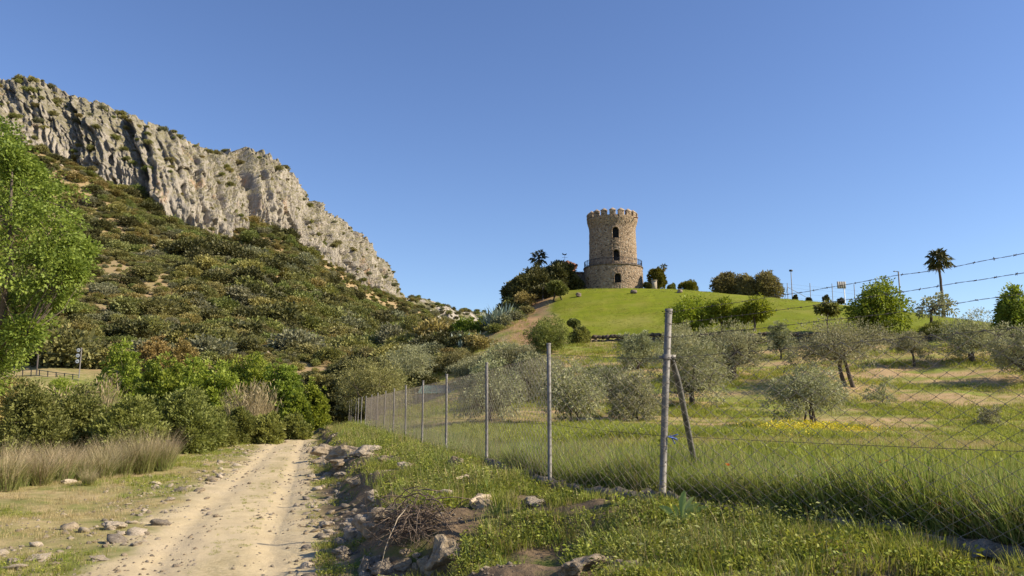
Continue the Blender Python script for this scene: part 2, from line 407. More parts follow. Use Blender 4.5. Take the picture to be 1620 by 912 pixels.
def ground_material():
    k = NT('ground_soil_and_grass'); p = k.pos()
    n1 = k.noise(p, .35, 6, .6); n2 = k.noise(p, 2.2, 6, .65); n3 = k.noise(p, 14, 6, .7); n4 = k.noise(p, 60, 4, .7)
    big = k.noise(p, .09, 4, .55)
    # verge / meadow: dry straw and green patches
    straw = k.mix(n3, (.30, .22, .105), (.50, .39, .21)); green = k.mix(n3, (.085, .105, .022), (.20, .22, .05))
    base = k.mix(k.rng(k.math('ADD', n1, k.math('MULTIPLY', n2, .5)), .62, .90), straw, green)
    fgreen = k.mix(n3, (.13, .17, .028), (.27, .29, .06)); fdry = k.mix(n3, (.33, .225, .115), (.49, .345, .19))
    strp = k.noise(k.mapv(p, (.10, .34, 0)), 1., 5, .6)
    fld = k.mix(k.rng(strp, .40, .56), fgreen, fdry)
    c = k.mix(k.attr('field'), base, fld)
    # bank: brown earth between plants
    bk = k.mix(n3, (.105, .07, .042), (.27, .195, .12)); bk = k.mix(k.rng(n2, .5, .64), bk, (.11, .13, .03))
    c = k.mix(k.attr('bank'), c, bk)
    # hillside: ochre soil, rocky patches, dry grass
    hl = k.mix(k.rng(n1, .35, .65), (.33, .225, .13), (.26, .205, .10)); hl = k.mix(k.rng(n2, .52, .68), hl, (.16, .15, .055)); hl = k.mix(k.rng(k.noise(p, .8, 6, .7), .62, .70), hl, (.50, .42, .33))
    c = k.mix(k.attr('hill'), c, hl)
    dt = k.mix(n2, (.27, .155, .08), (.43, .27, .145)); dt = k.mix(k.rng(n1, .54, .68), dt, (.21, .20, .06))
    c = k.mix(k.attr('dirt'), c, dt)
    mow = k.noise(k.mapv(p, (.12, 1.3, .5)), 1.0, 6, .75)
    lw = k.mix(k.rng(mow, .3, .7), (.14, .175, .010), (.235, .255, .016)); lw = k.mix(k.rng(k.noise(p, .22, 6, .65), .50, .70), lw, (.25, .225, .035)); lw = k.mix(k.rng(big, .52, .70), lw, (.29, .265, .06)); lw = k.mix(k.math('MULTIPLY', k.rng(n2, .35, .7), .5), lw, (.125, .145, .010)); lw = k.mix(k.math('MULTIPLY', n3, .35), lw, (.10, .13, .009))
    c = k.mix(k.attr('lawn'), c, lw)
    # track: pale compacted clay with grit
    pt = k.mix(k.rng(n2, .3, .7), (.45, .35, .205), (.60, .485, .30)); pt = k.mix(k.rng(n3, .56, .72), pt, (.37, .27, .18)); pt = k.mix(k.rng(n4, .60, .70), pt, (.68, .57, .44))
    pt = k.mix(k.rng(n1, .42, .66), pt, (.50, .40, .26)); pt = k.mix(k.math('MULTIPLY', k.attr('mid'), k.rng(n3, .35, .6)), pt, (.31, .255, .13))
    c = k.mix(k.attr('path'), c, pt)
    h = k.math('ADD', k.math('MULTIPLY', n3, .7), k.math('MULTIPLY', n4, .35))
    return k.pbr(c, .97, k.bump(h, .55, .05), .1)
MG = ground_material()
a_, b_ = GX.shape
Vg = np.stack([GX, GY, GZ], -1).reshape(-1, 3)
ii = np.arange(a_ - 1)[:, None] * b_; jj = np.arange(b_)[None]; kk = (jj + 1) % b_
Fg = np.stack([ii + jj, ii + b_ + jj, ii + b_ + kk, ii + kk], -1).reshape(-1, 4)[:, ::-1]
def sub_mesh(name, sel):
    f = Fg[sel]; u, inv = np.unique(f.ravel(), return_inverse=True); mb = MB(); mb.add(Vg[u], inv.reshape(-1, 4))
    me = mb.mesh(name, MG, True)
    for an, ar in STR.items():
        q = me.attributes.new(an, 'FLOAT', 'POINT'); q.data.foreach_set("value", ar.ravel()[u].astype(np.float32))
    return struct(link(name, me))
def fmean(m): return m.ravel()[Fg].mean(1)
sp_, sl_ = fmean(m_path) > .45, fmean(m_lawn) > .5
sh_ = (fmean(m_hill) > .5) & ~sp_ & ~sl_
sub_mesh('dirt_track', sp_); sub_mesh('lawn', sl_ & ~sp_); sub_mesh('hillside', sh_); sub_mesh('ground', ~(sp_ | sl_ | sh_))

# ------------------------------------------------------------------ limestone cliff and far ridge
def resample(P, n):
    s = np.concatenate([[0], np.cumsum(np.linalg.norm(np.diff(P[:, :2], axis=0), axis=1))]); t = np.linspace(0, s[-1], n)
    return np.stack([np.interp(t, s, P[:, i]) for i in range(3)], -1), t
NU, NV = 1150, 160
# pair base and top by the picture column so that gullies run down the face
pxs = np.linspace(-420, 690, 400)
def bycol(L): L = np.array(L, float); return np.array([at(x, np.interp(x, L[:, 0], L[:, 1]), np.interp(x, L[:, 0], L[:, 2])) for x in pxs])
B_, T_ = bycol(CB), bycol(CT)
s_ = np.concatenate([[0], np.cumsum(np.linalg.norm(np.diff((B_ + T_)[:, :2] / 2, axis=0), axis=1))]); uu = np.linspace(0, s_[-1], NU)
B_ = np.stack([np.interp(uu, s_, B_[:, i]) for i in range(3)], -1); T_ = np.stack([np.interp(uu, s_, T_[:, i]) for i in range(3)], -1)
tan = np.gradient(T_[:, :2] * .5 + B_[:, :2] * .5, axis=0); ker = np.ones(61) / 61
tan = np.stack([np.convolve(np.pad(tan[:, i], 30, 'edge'), ker, 'valid') for i in range(2)], -1)
nrm = np.stack([tan[:, 1], -tan[:, 0]], -1); nrm /= np.linalg.norm(nrm, axis=1)[:, None]      # out of the face, towards the valley
vv = np.concatenate([np.linspace(-.35, 1, NV - 22), 1 + np.linspace(.03, 1, 22) ** 1.3])
G = np.zeros((NU, len(vv), 3))
hgt = (T_[:, 2] - B_[:, 2])
for j, v in enumerate(vv):
    if v <= 1:
        k = v if v > 0 else v * .6
        prof = 1 - (1 - np.clip(v, 0, 1)) ** 1.25      # steeper low down, laid back on top
        P = B_ + (T_ - B_) * np.array([0, 0, 1.])[None] * v
        P[:, :2] = B_[:, :2] + (T_[:, :2] - B_[:, :2]) * (v ** 1.6 if v > 0 else v * .5)
    else:
        e = (v - 1) * 70; P = T_.copy(); P[:, :2] -= nrm * e; P[:, 2] += -.28 * e * sstep(0, 20, e)
    G[:, j] = P
U = uu[:, None] + 0 * vv[None]; Z = G[:, :, 2]
def ridged(a): return 1 - 2 * np.abs(a)
lean = U + Z * .12
gul = 0
for gpx, tl, wd_, dp, v0, v1 in ((126, .10, 6, 3.2, -.3, .8), (222, .16, 9, 4.6, -.3, .85), (243, .12, 5, 2.4, .1, 1.0), (306, .15, 5, 2.0, -.3, .7), (150, .05, 6, 2.2, .3, 1.0), (388, .18, 9, 4.0, -.3, .9), (408, .15, 4, 2.0, 0, .9), (560, .2, 7, 2.0, -.2, 1.), (500, .2, 6, 1.8, -.2, .9), (275, .15, 4, 1.6, .3, 1.), (340, .15, 4, 1.4, -.2, .9)):
    u0 = np.interp(gpx, pxs, s_); q = U - u0 + tl * (Z - B_[:, 2:3]) - .45 * hgt[:, None] * tl + 1.2 * fbm(Z * .15, np.full_like(Z, gpx * 1.), o=2)
    gul = gul + dp * np.where(q > 0, np.exp(-q / wd_) * sstep(0, .9, q), -.5 * np.exp(q / 2.5)) * (sstep(v0, v0 + .25, vv) * (1 - sstep(v1, v1 + .2, vv)))[None]
but = gul + fbm(lean * .045, Z * .016, o=2) * 2.8
flu = ridged(fbm(lean * .16 + 3, Z * .035, o=3)) * .8
fin = ridged(fbm(lean * .55, Z * .10, o=3)) * .9 + fbm(lean * 1.3, Z * .9, o=3) * .28
def cells(a, b, sd):
    ia, ib = np.floor(a).astype(np.int64), np.floor(b).astype(np.int64); best = np.full(a.shape, 9.); sec = np.full(a.shape, 9.); val = np.zeros(a.shape)
    for da in (-1, 0, 1):
        for db in (-1, 0, 1):
            ca, cb_ = ia + da, ib + db; dd = np.hypot(ca + .5 + .48 * _h(ca, cb_, sd) - a, cb_ + .5 + .48 * _h(ca, cb_, sd + 1) - b); v_ = _h(ca, cb_, sd + 2)
            sec = np.minimum(np.maximum(dd, best), sec); val = np.where(dd < best, v_, val); best = np.minimum(best, dd)
    return val, sec - best
wob = .35 * fbm(lean * .5, Z * .3, o=2)
c1, e1 = cells(lean * .16 + wob, Z * .060, 3); c2, e2 = cells(lean * .42 + wob, Z * .15, 9); c3, e3 = cells(lean * 1.0 + wob, Z * .42, 15)
blk = c1 * 1.5 + c2 * .75 + c3 * .35 - .9 * (1 - sstep(0, .12, e1)) - .5 * (1 - sstep(0, .16, e2))
top = sstep(.55, 1.0, np.minimum(vv, 2))[None]
disp = (but + flu + fin + blk * .8) * (sstep(-.35, .1, vv)[None] * .8 + .2) * np.clip(hgt / 14, .18, 1)[:, None]
disp = disp * np.where(vv > 1, 1 - .5 * sstep(1, 1.4, vv), 1)[None]
G[:, :, :2] += nrm[:, None, :] * disp[:, :, None]
crag = (ridged(fbm(U * .33, vv[None] * 9, o=3)) * .9 + fbm(U * 1.1, vv[None] * 20, o=3) * .5) * sstep(.8, 1, vv)[None] * (1 - sstep(1.5, 2, vv))[None]
G[:, :, 2] += crag * np.clip(hgt / 14, .3, 1)[:, None]
def cliff_material():
    k = NT('limestone'); p = k.pos()
    st = k.mapv(p, (.5, .5, .09)); n1 = k.noise(st, .5, 6, .62); n2 = k.noise(p, .9, 7, .7); n3 = k.noise(k.mapv(p, (1, 1, .22)), 2.6, 5, .7); n4 = k.noise(p, .035, 4, .5)
    c = k.mix(k.rng(n1, .36, .62), (.22, .195, .168), (.38, .335, .28)); c = k.mix(k.rng(n2, .5, .72), c, (.47, .405, .32)); c = k.mix(k.rng(n3, .52, .72), c, (.22, .20, .178))
    o = k.math('MULTIPLY', k.rng(k.noise(k.mapv(p, (1, 1, .4)), .11, 5, .6), .60, .70), k.rng(n3, .35, .6))
    c = k.mix(k.math('MULTIPLY', o, .8), c, (.43, .23, .11))
    up = k.n("SeparateXYZ", ins={0: k.n("NewGeometry").outputs['Normal']}).outputs[2]
    g = k.math('MULTIPLY', k.rng(up, .38, .62), k.rng(n2, .40, .56)); c = k.mix(k.math('MULTIPLY', g, .85), c, k.mix(n3, (.09, .085, .03), (.22, .19, .085)))
    ed = [k.rng(k.voro(k.n("VectorMath", operation='ADD', ins={0: k.mapv(p, (1, 1, f)), 1: k.n("VectorMath", operation='SCALE', ins={0: k.n("TexNoise", ins={'Vector': p, 'Scale': .4, 'Detail': 3}).outputs['Color'], 3: 1.6}).outputs[0]}).outputs[0], s, 'DISTANCE_TO_EDGE'), 0, w) for f, s, w in ((.13, .42, .10), (.20, 1.1, .12))]
    h = k.math('ADD', k.math('ADD', n2, k.math('MULTIPLY', n3, .8)), k.math('ADD', k.math('MULTIPLY', ed[0], .55), k.math('MULTIPLY', ed[1], .28)))
    return k.pbr(c, .95, k.bump(h, .8, .5), .1)
MCL = cliff_material()
mb = MB(); mb.grid(G); CLIFF = G
struct(mb.obj('limestone_cliff', MCL, smooth=True))

FR = [(560, 452, 560), (600, 458, 560), (650, 470, 560), (690, 481, 570), (725, 492, 585), (760, 497, 600), (800, 500, 620), (860, 512, 640), (960, 530, 680)]
FRp = np.array(FR, float); xs = np.linspace(560, 960, 240)
ft = np.array([at(x, np.interp(x, FRp[:, 0], FRp[:, 1]), np.interp(x, FRp[:, 0], FRp[:, 2])) for x in xs])
Gf = np.zeros((240, 70, 3))
for j in range(70):
    t = j / 50.0
    if t <= 1: Gf[:, j] = ft * [1, 1, 0] + np.array([-.0, -1, 0]) * (1 - t) * 190 + np.array([0, 0, 1]) * (ft[:, 2:3] - (ft[:, 2:3] - 8) * (1 - t) ** 1.3)
    else: Gf[:, j] = ft + np.array([0, 1, -.3]) * (t - 1) * 260
dn = ridged(fbm(Gf[:, :, 0] * .035, Gf[:, :, 1] * .03, o=4)) * 5 + fbm(Gf[:, :, 0] * .2, Gf[:, :, 1] * .2, o=3) * 1.6
tj = (np.arange(70) / 50.0)[None]
Gf[:, :, 2] += dn * np.where(tj < 1, .25 + .75 * np.sin(np.clip(tj, 0, 1) * math.pi), .25)
def far_material():
    k = NT('far_scrub_ridge'); p = k.pos(); n1 = k.noise(p, .05, 6, .6); n2 = k.noise(p, .3, 5, .7); n3 = k.noise(k.mapv(p, (1, 1, .4)), .22, 6, .7)
    c = k.mix(k.rng(n2, .42, .58), (.06, .065, .025), (.22, .19, .11)); rk = k.mix(k.rng(n3, .35, .65), (.22, .195, .17), (.46, .40, .33))
    return k.pbr(k.mix(k.rng(n1, .47, .53), c, rk), .95, k.bump(n3, .8, 2.))
mb = MB(); mb.grid(Gf); struct(mb.obj('far_ridge', far_material(), smooth=True))

# ------------------------------------------------------------------ leaves, crowns, trees
def unit(v): return v / (np.linalg.norm(v, axis=-1, keepdims=True) + 1e-9)
def leaves(mb, C, D, L, W, tint, g, droop=0.0):
    """one bent, pointed quad per leaf"""
    n = len(C); D = unit(D); S = unit(np.cross(D, g.normal(size=(n, 3))))
    L = L * g.uniform(.65, 1.3, n)[:, None]; W = W * g.uniform(.7, 1.25, n)[:, None]
    tip = C + D * L; tip[:, 2] -= droop * L[:, 0]
    mid = C + D * L * .5 + np.cross(D, S) * L * .08
    V = np.stack([C, mid + S * W * .5, tip, mid - S * W * .5], 1).reshape(-1, 3)
    mb.add(V, np.arange(4 * n).reshape(-1, 4), tint)
def crown(mb, blobs, per, nl, cr, L, W, g, up=.4, shell=.55, droop=0., spread=1.0, keep=None):
    """blobs: (centre, radii); per: leaf clumps per blob; nl: leaves per clump; returns the clump centres"""
    out = []
    for c, r in blobs:
        c = np.asarray(c, float); r = np.asarray(r, float)
        d = unit(g.normal(size=(per, 3))); q = (shell + (1 - shell) * g.random(per) ** .7)
        q *= 1 + .18 * vnoise(d[:, 0] * 2.3 + c[0] * 3, d[:, 1] * 2.3 + c[1] * 3, d[:, 2] * 2.3)
        cc = c + d * q[:, None] * r; out.append(cc)
        e = unit(g.normal(size=(per, nl, 3)))
        rad = cr * g.uniform(.6, 1.25, per)[:, None, None] * (g.random((per, nl, 1)) ** .5)
        P = (cc[:, None] + e * rad * np.array([1, 1, .75])).reshape(-1, 3)
        dirs = (e * spread + d[:, None] * .7 + np.array([0, 0, up]) + g.normal(size=e.shape) * .35).reshape(-1, 3)
        tn = np.clip(.55 * g.random(per)[:, None] + .6 * g.random((per, nl)) - .08, 0, 1).ravel()
        if keep is not None: k = keep(P); P, dirs, tn = P[k], dirs[k], tn[k]
        leaves(mb, P, dirs, L, W, tn, g, droop)
    return np.concatenate(out)
def limb(mb, a, b, r0, r1, g, sag=.12, n=6, k=6):
    a, b = np.asarray(a, float), np.asarray(b, float); t = np.linspace(0, 1, k)[:, None]; ln = np.linalg.norm(b - a)
    P = a + (b - a) * t + np.sin(t * math.pi) * g.normal(size=3) * ln * sag + g.normal(size=(k, 3)) * ln * .02 * np.sin(t * math.pi)
    P[:, 2] += (np.sin(t * math.pi) * ln * .06)[:, 0]
    mb.tube(P, np.linspace(r0, r1, k), n); return P
def skeleton(mb, fork, r0, blobs, cc, g, twigs=40, base=None):
    """trunk pieces from the ground, limbs to the blobs and twigs to some clumps"""
    fork = np.asarray(fork, float)
    if base is None: base = [(0, 0, -.15)]
    for b in base:
        P = limb(mb, b, fork * np.array([1, 1, 1]) + np.array([b[0] * .35, b[1] * .35, 0]), r0 * 1.15, r0 * .72, g, .06, 8)
    for c, r in blobs:
        P = limb(mb, fork, np.asarray(c) - np.array([0, 0, .2 * r[2]]), r0 * .55, r0 * .16, g)
    idx = g.choice(len(cc), min(twigs, len(cc)), replace=False)
    bc = np.array([b[0] for b in blobs])
    for i in idx:
        j = np.argmin(np.linalg.norm(bc - cc[i], axis=1)); limb(mb, bc[j] - np.array([0, 0, .15]), cc[i], r0 * .15, r0 * .04, g, .1, 4, 4)
def auto_blobs(w, h0, h1, n, g, flat=.8):
    """n overlapping lobes filling a crown of width w between heights h0 and h1"""
    bl = []; R = w / 2; hh = (h1 - h0)
    for i in range(n):
        th = i * 2.4 + g.uniform(-.4, .4); q = math.sqrt((i + .3) / n) * .68
        zz = h0 + hh * (.27 + .40 * (1 - q / .68) + g.uniform(-.13, .13)); s = g.uniform(.36, .52)
        bl.append(((math.cos(th) * q * R, math.sin(th) * q * R, zz), (R * s * 1.08, R * s * 1.08, hh * s * flat)))
    ex = max(math.hypot(c[0], c[1]) + r[0] for c, r in bl); tp = max(c[2] + r[2] for c, r in bl); k = R / ex; kz = (h1 - h0) / (tp - h0)
    return [((c[0] * k, c[1] * k, h0 + (c[2] - h0) * kz), (r[0] * k, r[1] * k, r[2] * min(1, kz * 1.08))) for c, r in bl]

KINDS = {  # mat, bark, clumps per lobe, leaves per clump, clump radius (of width), leaf L, leaf W, up, shell, lobes, trunk height share, droop
    'olive': ('olive', 'bark', 46, 24, .055, .16, .042, .25, .35, 11, .08, .15),
    'valley': ('valley', 'bark', 60, 22, .055, .20, .13, .5, .5, 12, -.05, .1),
    'light': ('lightgreen', 'bark', 40, 16, .075, .30, .14, .3, .4, 8, .25, .2),
    'dark': ('darktree', 'barkdark', 55, 20, .07, .42, .20, .4, .55, 9, .06, .05),
    'round': ('topiary', 'bark', 90, 16, .05, .26, .13, .4, .8, 4, .04, 0),
    'bush': ('bush', 'bark', 75, 24, .06, .15, .06, .6, .45, 11, -.12, .1),
    'hillbush': ('hill1', 'barkdark', 60, 18, .075, .32, .15, .5, .5, 8, .02, .05),
}
def tree(name, label, cat, loc, w, h, kind, seed, group=None, th=None, lobes=None, dens=1.0, lean=(0, 0), trunks=None, r0=None, mat=None, lsz=1.0, depth=None, flat=.85):
    mt, bk, per, nl, cr, L, W, up, sh, nb, ths, droop = KINDS[kind]
    g = np.random.default_rng(seed); th = ths if th is None else th; nb = lobes or nb
    t = thing(name, label, cat, loc, group, 0)
    bl = auto_blobs(w, h * th, h * 1.02, nb, g, flat)
    bl = [((c[0] + lean[0] * c[2] / h, c[1] * (depth or 1) + lean[1] * c[2] / h, c[2]), (r[0], r[1] * (depth or 1), r[2])) for c, r in bl]
    mb = MB(); cc = crown(mb, bl, max(8, int(per * dens)), nl, cr * w, L * lsz, W * lsz, g, up, sh, droop)
    tk = MB(); r0 = r0 or max(.05, w * .028)
    zf = h * max(th + .10, .16)
    skeleton(tk, (lean[0] * .25, lean[1] * .25, zf), r0, bl, cc, g, 36, trunks)
    tk.obj('trunk', M[bk], t, True); mb.obj('crown', M[mat or mt], t)
    return t
def px_tree(px, base, top, wpx, Y=None, **kw):
    """a tree whose foot is seen at (px, base); Y given when the foot is hidden"""
    if Y is None: p = ground_hit(px, base); Y = p[1]
    else:
        a = (px - CXP) / FPX; x = at(px, base, Y)[0]; p = np.array([x, Y, float(H(x, Y))])
    if kw['kind'] == 'olive' and px < 960 and Y > 40: wpx *= 1.22; kw['dens'] = kw.get('dens', 1) * 1.35
    h = at(px, top, Y)[2] - p[2]; w = wpx / FPX * Y / (CP)
    p[2] -= .05
    return tree(loc=p, w=w, h=max(h, .3), **kw)

# --- olives of the orchard
OL = 'olive trees of the orchard behind the fence'
px_tree(1285, 684, 574, 158, name='olive_tree', label='young silvery olive tree with several thin stems, standing alone above yellow flowers', cat='olive tree', kind='olive', seed=1, group=OL, lobes=10, dens=1.0, th=.34, trunks=[(0, 0, -.1), (.28, .05, -.1), (-.35, .1, -.1), (.12, -.12, -.1)], r0=.045, lsz=.85)
px_tree(1338, 612, 500, 205, name='olive_tree', label='wide grey olive tree with a forked dark trunk behind the young silvery olive', cat='olive tree', kind='olive', seed=2, group=OL, lobes=12, dens=.95, th=.30, trunks=[(0, 0, -.1), (.5, 0, -.1)], lean=(-.7, 0), lsz=1.15, r0=.14)
px_tree(1095, 642, 512, 165, name='olive_tree', label='big grey olive tree just right of the braced fence post', cat='olive tree', kind='olive', seed=3, group=OL, lobes=12, dens=1.0, th=.10, lsz=1.1)
px_tree(1160, 600, 503, 125, name='olive_tree', label='olive tree with an old thick grey trunk in front of the stone wall end', cat='olive tree', kind='olive', seed=4, group=OL, lobes=10, th=.15, r0=.38, lsz=1.2)
px_tree(903, 672, 560, 125, name='olive_tree', label='olive tree with slim reddish stems right of the straight fence post', cat='olive tree', kind='olive', seed=5, group=OL, lobes=9, dens=1., th=.12, trunks=[(0, 0, -.1), (.5, .2, -.1)], r0=.06)
px_tree(1003, 666, 575, 95, name='olive_tree', label='bushy low olive shrub left of the braced fence post', cat='olive tree', kind='olive', seed=6, group=OL, lobes=8, th=.02, trunks=[(0, 0, -.1), (-.3, .1, -.1), (.3, 0, -.1)], r0=.05)
px_tree(775, 668, 552, 120, name='olive_tree', label='pale olive tree in the corner of the meadow left of the straight fence post', cat='olive tree', kind='olive', seed=7, group=OL, lobes=10, th=.05, r0=.09)
px_tree(1540, 574, 492, 130, name='olive_tree', label='rounded olive tree with a short dark trunk under the tall palm', cat='olive tree', kind='olive', seed=8, group=OL, lobes=9, th=.2, r0=.22, lsz=1.25)
px_tree(1625, 606, 508, 140, name='olive_tree', label='dark olive tree cut off by the right edge of the view', cat='olive tree', kind='olive', seed=9, group=OL, lobes=9, th=.1, lsz=1.2)
px_tree(1447, 580, 522, 75, name='olive_tree', label='small thin olive tree left of the bare limbed tree, with a leaning stem', cat='olive tree', kind='olive', seed=10, group=OL, lobes=6, th=.3, dens=.7, r0=.09, lsz=1.2, lean=(-.5, 0))
px_tree(1567, 676, 636, 52, name='olive_sapling', label='thin sparse olive sapling alone in the grass at the far right', cat='sapling', kind='olive', seed=11, group=OL, lobes=5, th=.05, dens=.35, r0=.03, lsz=.8)
px_tree(1397, 642, 590, 60, name='olive_sapling', label='thin sparse olive sapling right of the young silvery olive', cat='sapling', kind='olive', seed=12, group=OL, lobes=5, th=.05, dens=.35, r0=.03, lsz=.9)
px_tree(868, 556, 497, 72, name='olive_tree', label='olive tree on the bare earth slope left of the dark clipped bush', cat='olive tree', kind='olive', seed=13, lobes=8, th=.1, r0=.12, lsz=1.4, mat='bush', dens=1.2)
px_tree(1235, 560, 505, 50, Y=66, name='olive_tree', label='dusty olive crown peeking over the left side of the wide grey olive', cat='olive tree', kind='olive', seed=14, group=OL, lobes=6, th=.1, lsz=1.2)
px_tree(1482, 545, 508, 56, Y=69, name='olive_tree', label='dark green small tree beneath the palm and in front of the lawn edge', cat='olive tree', kind='olive', seed=15, lobes=6, th=.1, lsz=1.3, mat='bush')
px_tree(1010, 585, 521, 90, Y=64, name='olive_tree', label='olive tree behind the braced post below the lawn edge', cat='olive tree', kind='olive', seed=16, group=OL, lobes=8, th=.05, lsz=1.3)
px_tree(590, 676, 558, 130, Y=58, name='olive_tree', label='dull green olive tree rising behind the far end of the fence', cat='olive tree', kind='olive', seed=17, lobes=11, th=.2, r0=.2, lsz=1.15, mat='hill1', dens=1.1)
px_tree(650, 625, 540, 80, Y=80, name='olive_tree', label='pale tall olive behind the meadow, left of the green roofed shed', cat='olive tree', kind='olive', seed=18, lobes=8, th=.1, lsz=1.35)
px_tree(725, 612, 553, 75, Y=82, name='olive_tree', label='yellowish olive right behind the green roofed shed', cat='olive tree', kind='olive', seed=19, lobes=7, th=.1, lsz=1.4, mat='hill1')
px_tree(800, 600, 540, 90, Y=72, name='olive_tree', label='grey olive on the slope below the agaves', cat='olive tree', kind='olive', seed=20, lobes=8, th=.1, lsz=1.3)
px_tree(750, 610, 563, 80, Y=75, name='olive_tree', label='grey olive between the shed and the slope, behind the wire fence', cat='olive tree', kind='olive', seed=21, lobes=8, th=.1, lsz=1.3)
px_tree(955, 640, 572, 90, Y=50, name='olive_tree', label='olive bush between the two nearest fence posts, further back', cat='olive tree', kind='olive', seed=22, group=OL, lobes=8, th=.05)
px_tree(838, 630, 562, 80, Y=54, name='olive_tree', label='olive just left of the straight fence post, further back', cat='olive tree', kind='olive', seed=23, group=OL, lobes=8, th=.05)
px_tree(1075, 560, 505, 90, Y=72, name='olive_tree', label='grey olive below the bright trees on the lawn edge', cat='olive tree', kind='olive', seed=24, group=OL, lobes=7, th=.05, lsz=1.3)

px_tree(818, 585, 545, 70, Y=71, name='olive_tree', label='grey olive at the lower end of the bare earth slope', cat='olive tree', kind='olive', seed=25, lobes=8, th=.05, lsz=1.3)
px_tree(862, 605, 560, 70, Y=60, name='olive_tree', label='olive bush on the dry bank just right behind the straight post top', cat='olive tree', kind='olive', seed=26, group=OL, lobes=8, th=.05, lsz=1.2)
px_tree(620, 650, 580, 62, Y=70, name='olive_tree', label='greenish olive between the dull olive and the shed', cat='olive tree', kind='olive', seed=28, lobes=8, th=.1, lsz=1.2, mat='hill1')
# --- trees and shrubs on and round the lawn
LG = 'light green garden trees at the lower lawn edge'
px_tree(1092, 531, 466, 95, name='garden_tree', label='light green tree behind the top of the braced fence post', cat='tree', kind='light', seed=31, group=LG, lobes=9, th=.1)
px_tree(1142, 529, 470, 52, name='garden_tree', label='slim light green tree, middle one of the three on the left', cat='tree', kind='light', seed=32, group=LG, lobes=6, th=.2)
px_tree(1194, 524, 470, 68, name='garden_tree', label='light green tree with a bare thin trunk standing on the lawn', cat='tree', kind='light', seed=33, group=LG, lobes=7, th=.32, r0=.12)
px_tree(1393, 535, 440, 108, name='garden_tree', label='large light green tree with a domed top in front of the white board', cat='tree', kind='light', seed=34, group=LG, lobes=12, th=.08, dens=1.15)
px_tree(1604, 535, 450, 72, name='garden_tree', label='dark green leafy tree at the far right beyond the lawn', cat='tree', kind='light', seed=35, lobes=9, th=.1, mat='valley', dens=1.5)
px_tree(1312, 528, 477, 42, name='pruned_tree', label='small pruned tree with tufts at its branch ends, left of the domed light green tree', cat='tree', kind='light', seed=36, lobes=5, th=.5, dens=.8, r0=.09, mat='bush', flat=.5)
px_tree(1474, 530, 462, 80, name='garden_tree', label='half bare tree with a dark trunk and few leaves beside the tall palm', cat='tree', kind='light', seed=37, lobes=8, th=.45, dens=.22, r0=.15, mat='olive', lean=(.6, 0))
px_tree(1040, 459, 424, 38, Y=121, name='round_bush', label='big rounded yellow green bush right of the tower', cat='bush', kind='round', seed=41, dens=1.6)
px_tree(1089, 461, 445, 38, Y=119, name='round_bush', label='low domed bush with reddish tips further right of the tower', cat='bush', kind='round', seed=42, dens=1.2, flat=1.0, mat='topiary')
px_tree(1025, 458, 447, 14, Y=117.6, name='hedge_bush', label='small dark hedge bush between the tower and the pale pillar', cat='bush', kind='round', seed=43, mat='darktree', lobes=3)
px_tree(1063, 460, 448, 16, Y=127, name='hedge_bush', label='small green bush between the two round bushes', cat='bush', kind='round', seed=44, mat='hill2', lobes=3)
for i, (x, w, t, lb) in enumerate(((1148, 50, 430, 'left'), (1180, 46, 434, 'middle'), (1213, 56, 429, 'right'))):
    px_tree(x, 467, t, w, Y=122 - i, name='hedge_tree', label=f'{lb} one of three joined round olive green trees on the lawn crest', cat='tree', kind='dark', seed=45 + i, group='round trees on the lawn crest', mat='hill1', th=.05, lsz=.8, dens=1.2)
px_tree(917, 545, 518, 36, name='clipped_bush', label='dark green clipped bush at the lower lawn edge', cat='bush', kind='round', seed=50, mat='hill2', dens=1.0, flat=1.1)
px_tree(907, 541, 506, 22, name='clipped_tree', label='little flat topped tree just above the dark clipped bush', cat='tree', kind='round', seed=51, mat='hill2', th=.62, r0=.07, flat=.7)
DK = 'dark evergreen trees left of the tower'
px_tree(845, 490, 423, 82, Y=121, name='evergreen_tree', label='dark evergreen under the left palm crown', cat='tree', kind='dark', seed=52, group=DK, lobes=12, dens=1.5)
px_tree(882, 474, 414, 66, Y=123, name='evergreen_tree', label='dark evergreen reaching up to the terracotta roof', cat='tree', kind='dark', seed=53, group=DK, lobes=12, dens=1.5)
px_tree(822, 500, 436, 62, Y=119, name='evergreen_tree', label='lower dark evergreen at the left end of the group', cat='tree', kind='dark', seed=54, group=DK, lobes=10, dens=1.4)
px_tree(908, 466, 438, 30, Y=122.5, name='evergreen_tree', label='small dark evergreen in front of the annex wall', cat='tree', kind='dark', seed=55, group=DK, lobes=6)
px_tree(806, 508, 476, 40, Y=122, name='evergreen_shrub', label='bluish dark shrub at the foot of the wooden pole', cat='shrub', kind='dark', seed=56, lobes=7, mat='hill4')
px_tree(862, 488, 452, 44, Y=116, name='evergreen_tree', label='shaded dark tree in front of the evergreens, left of the umbrella tree', cat='tree', kind='dark', seed=58, group=DK, lobes=9, dens=1.4)
px_tree(881, 477, 446, 36, name='umbrella_tree', label='small umbrella shaped tree on two pale stems at the lawn edge', cat='tree', kind='dark', seed=57, lobes=7, th=.45, trunks=[(-.5, 0, -.1), (.9, 0, -.1)], r0=.1, mat='hill2', flat=.9, lsz=.8)

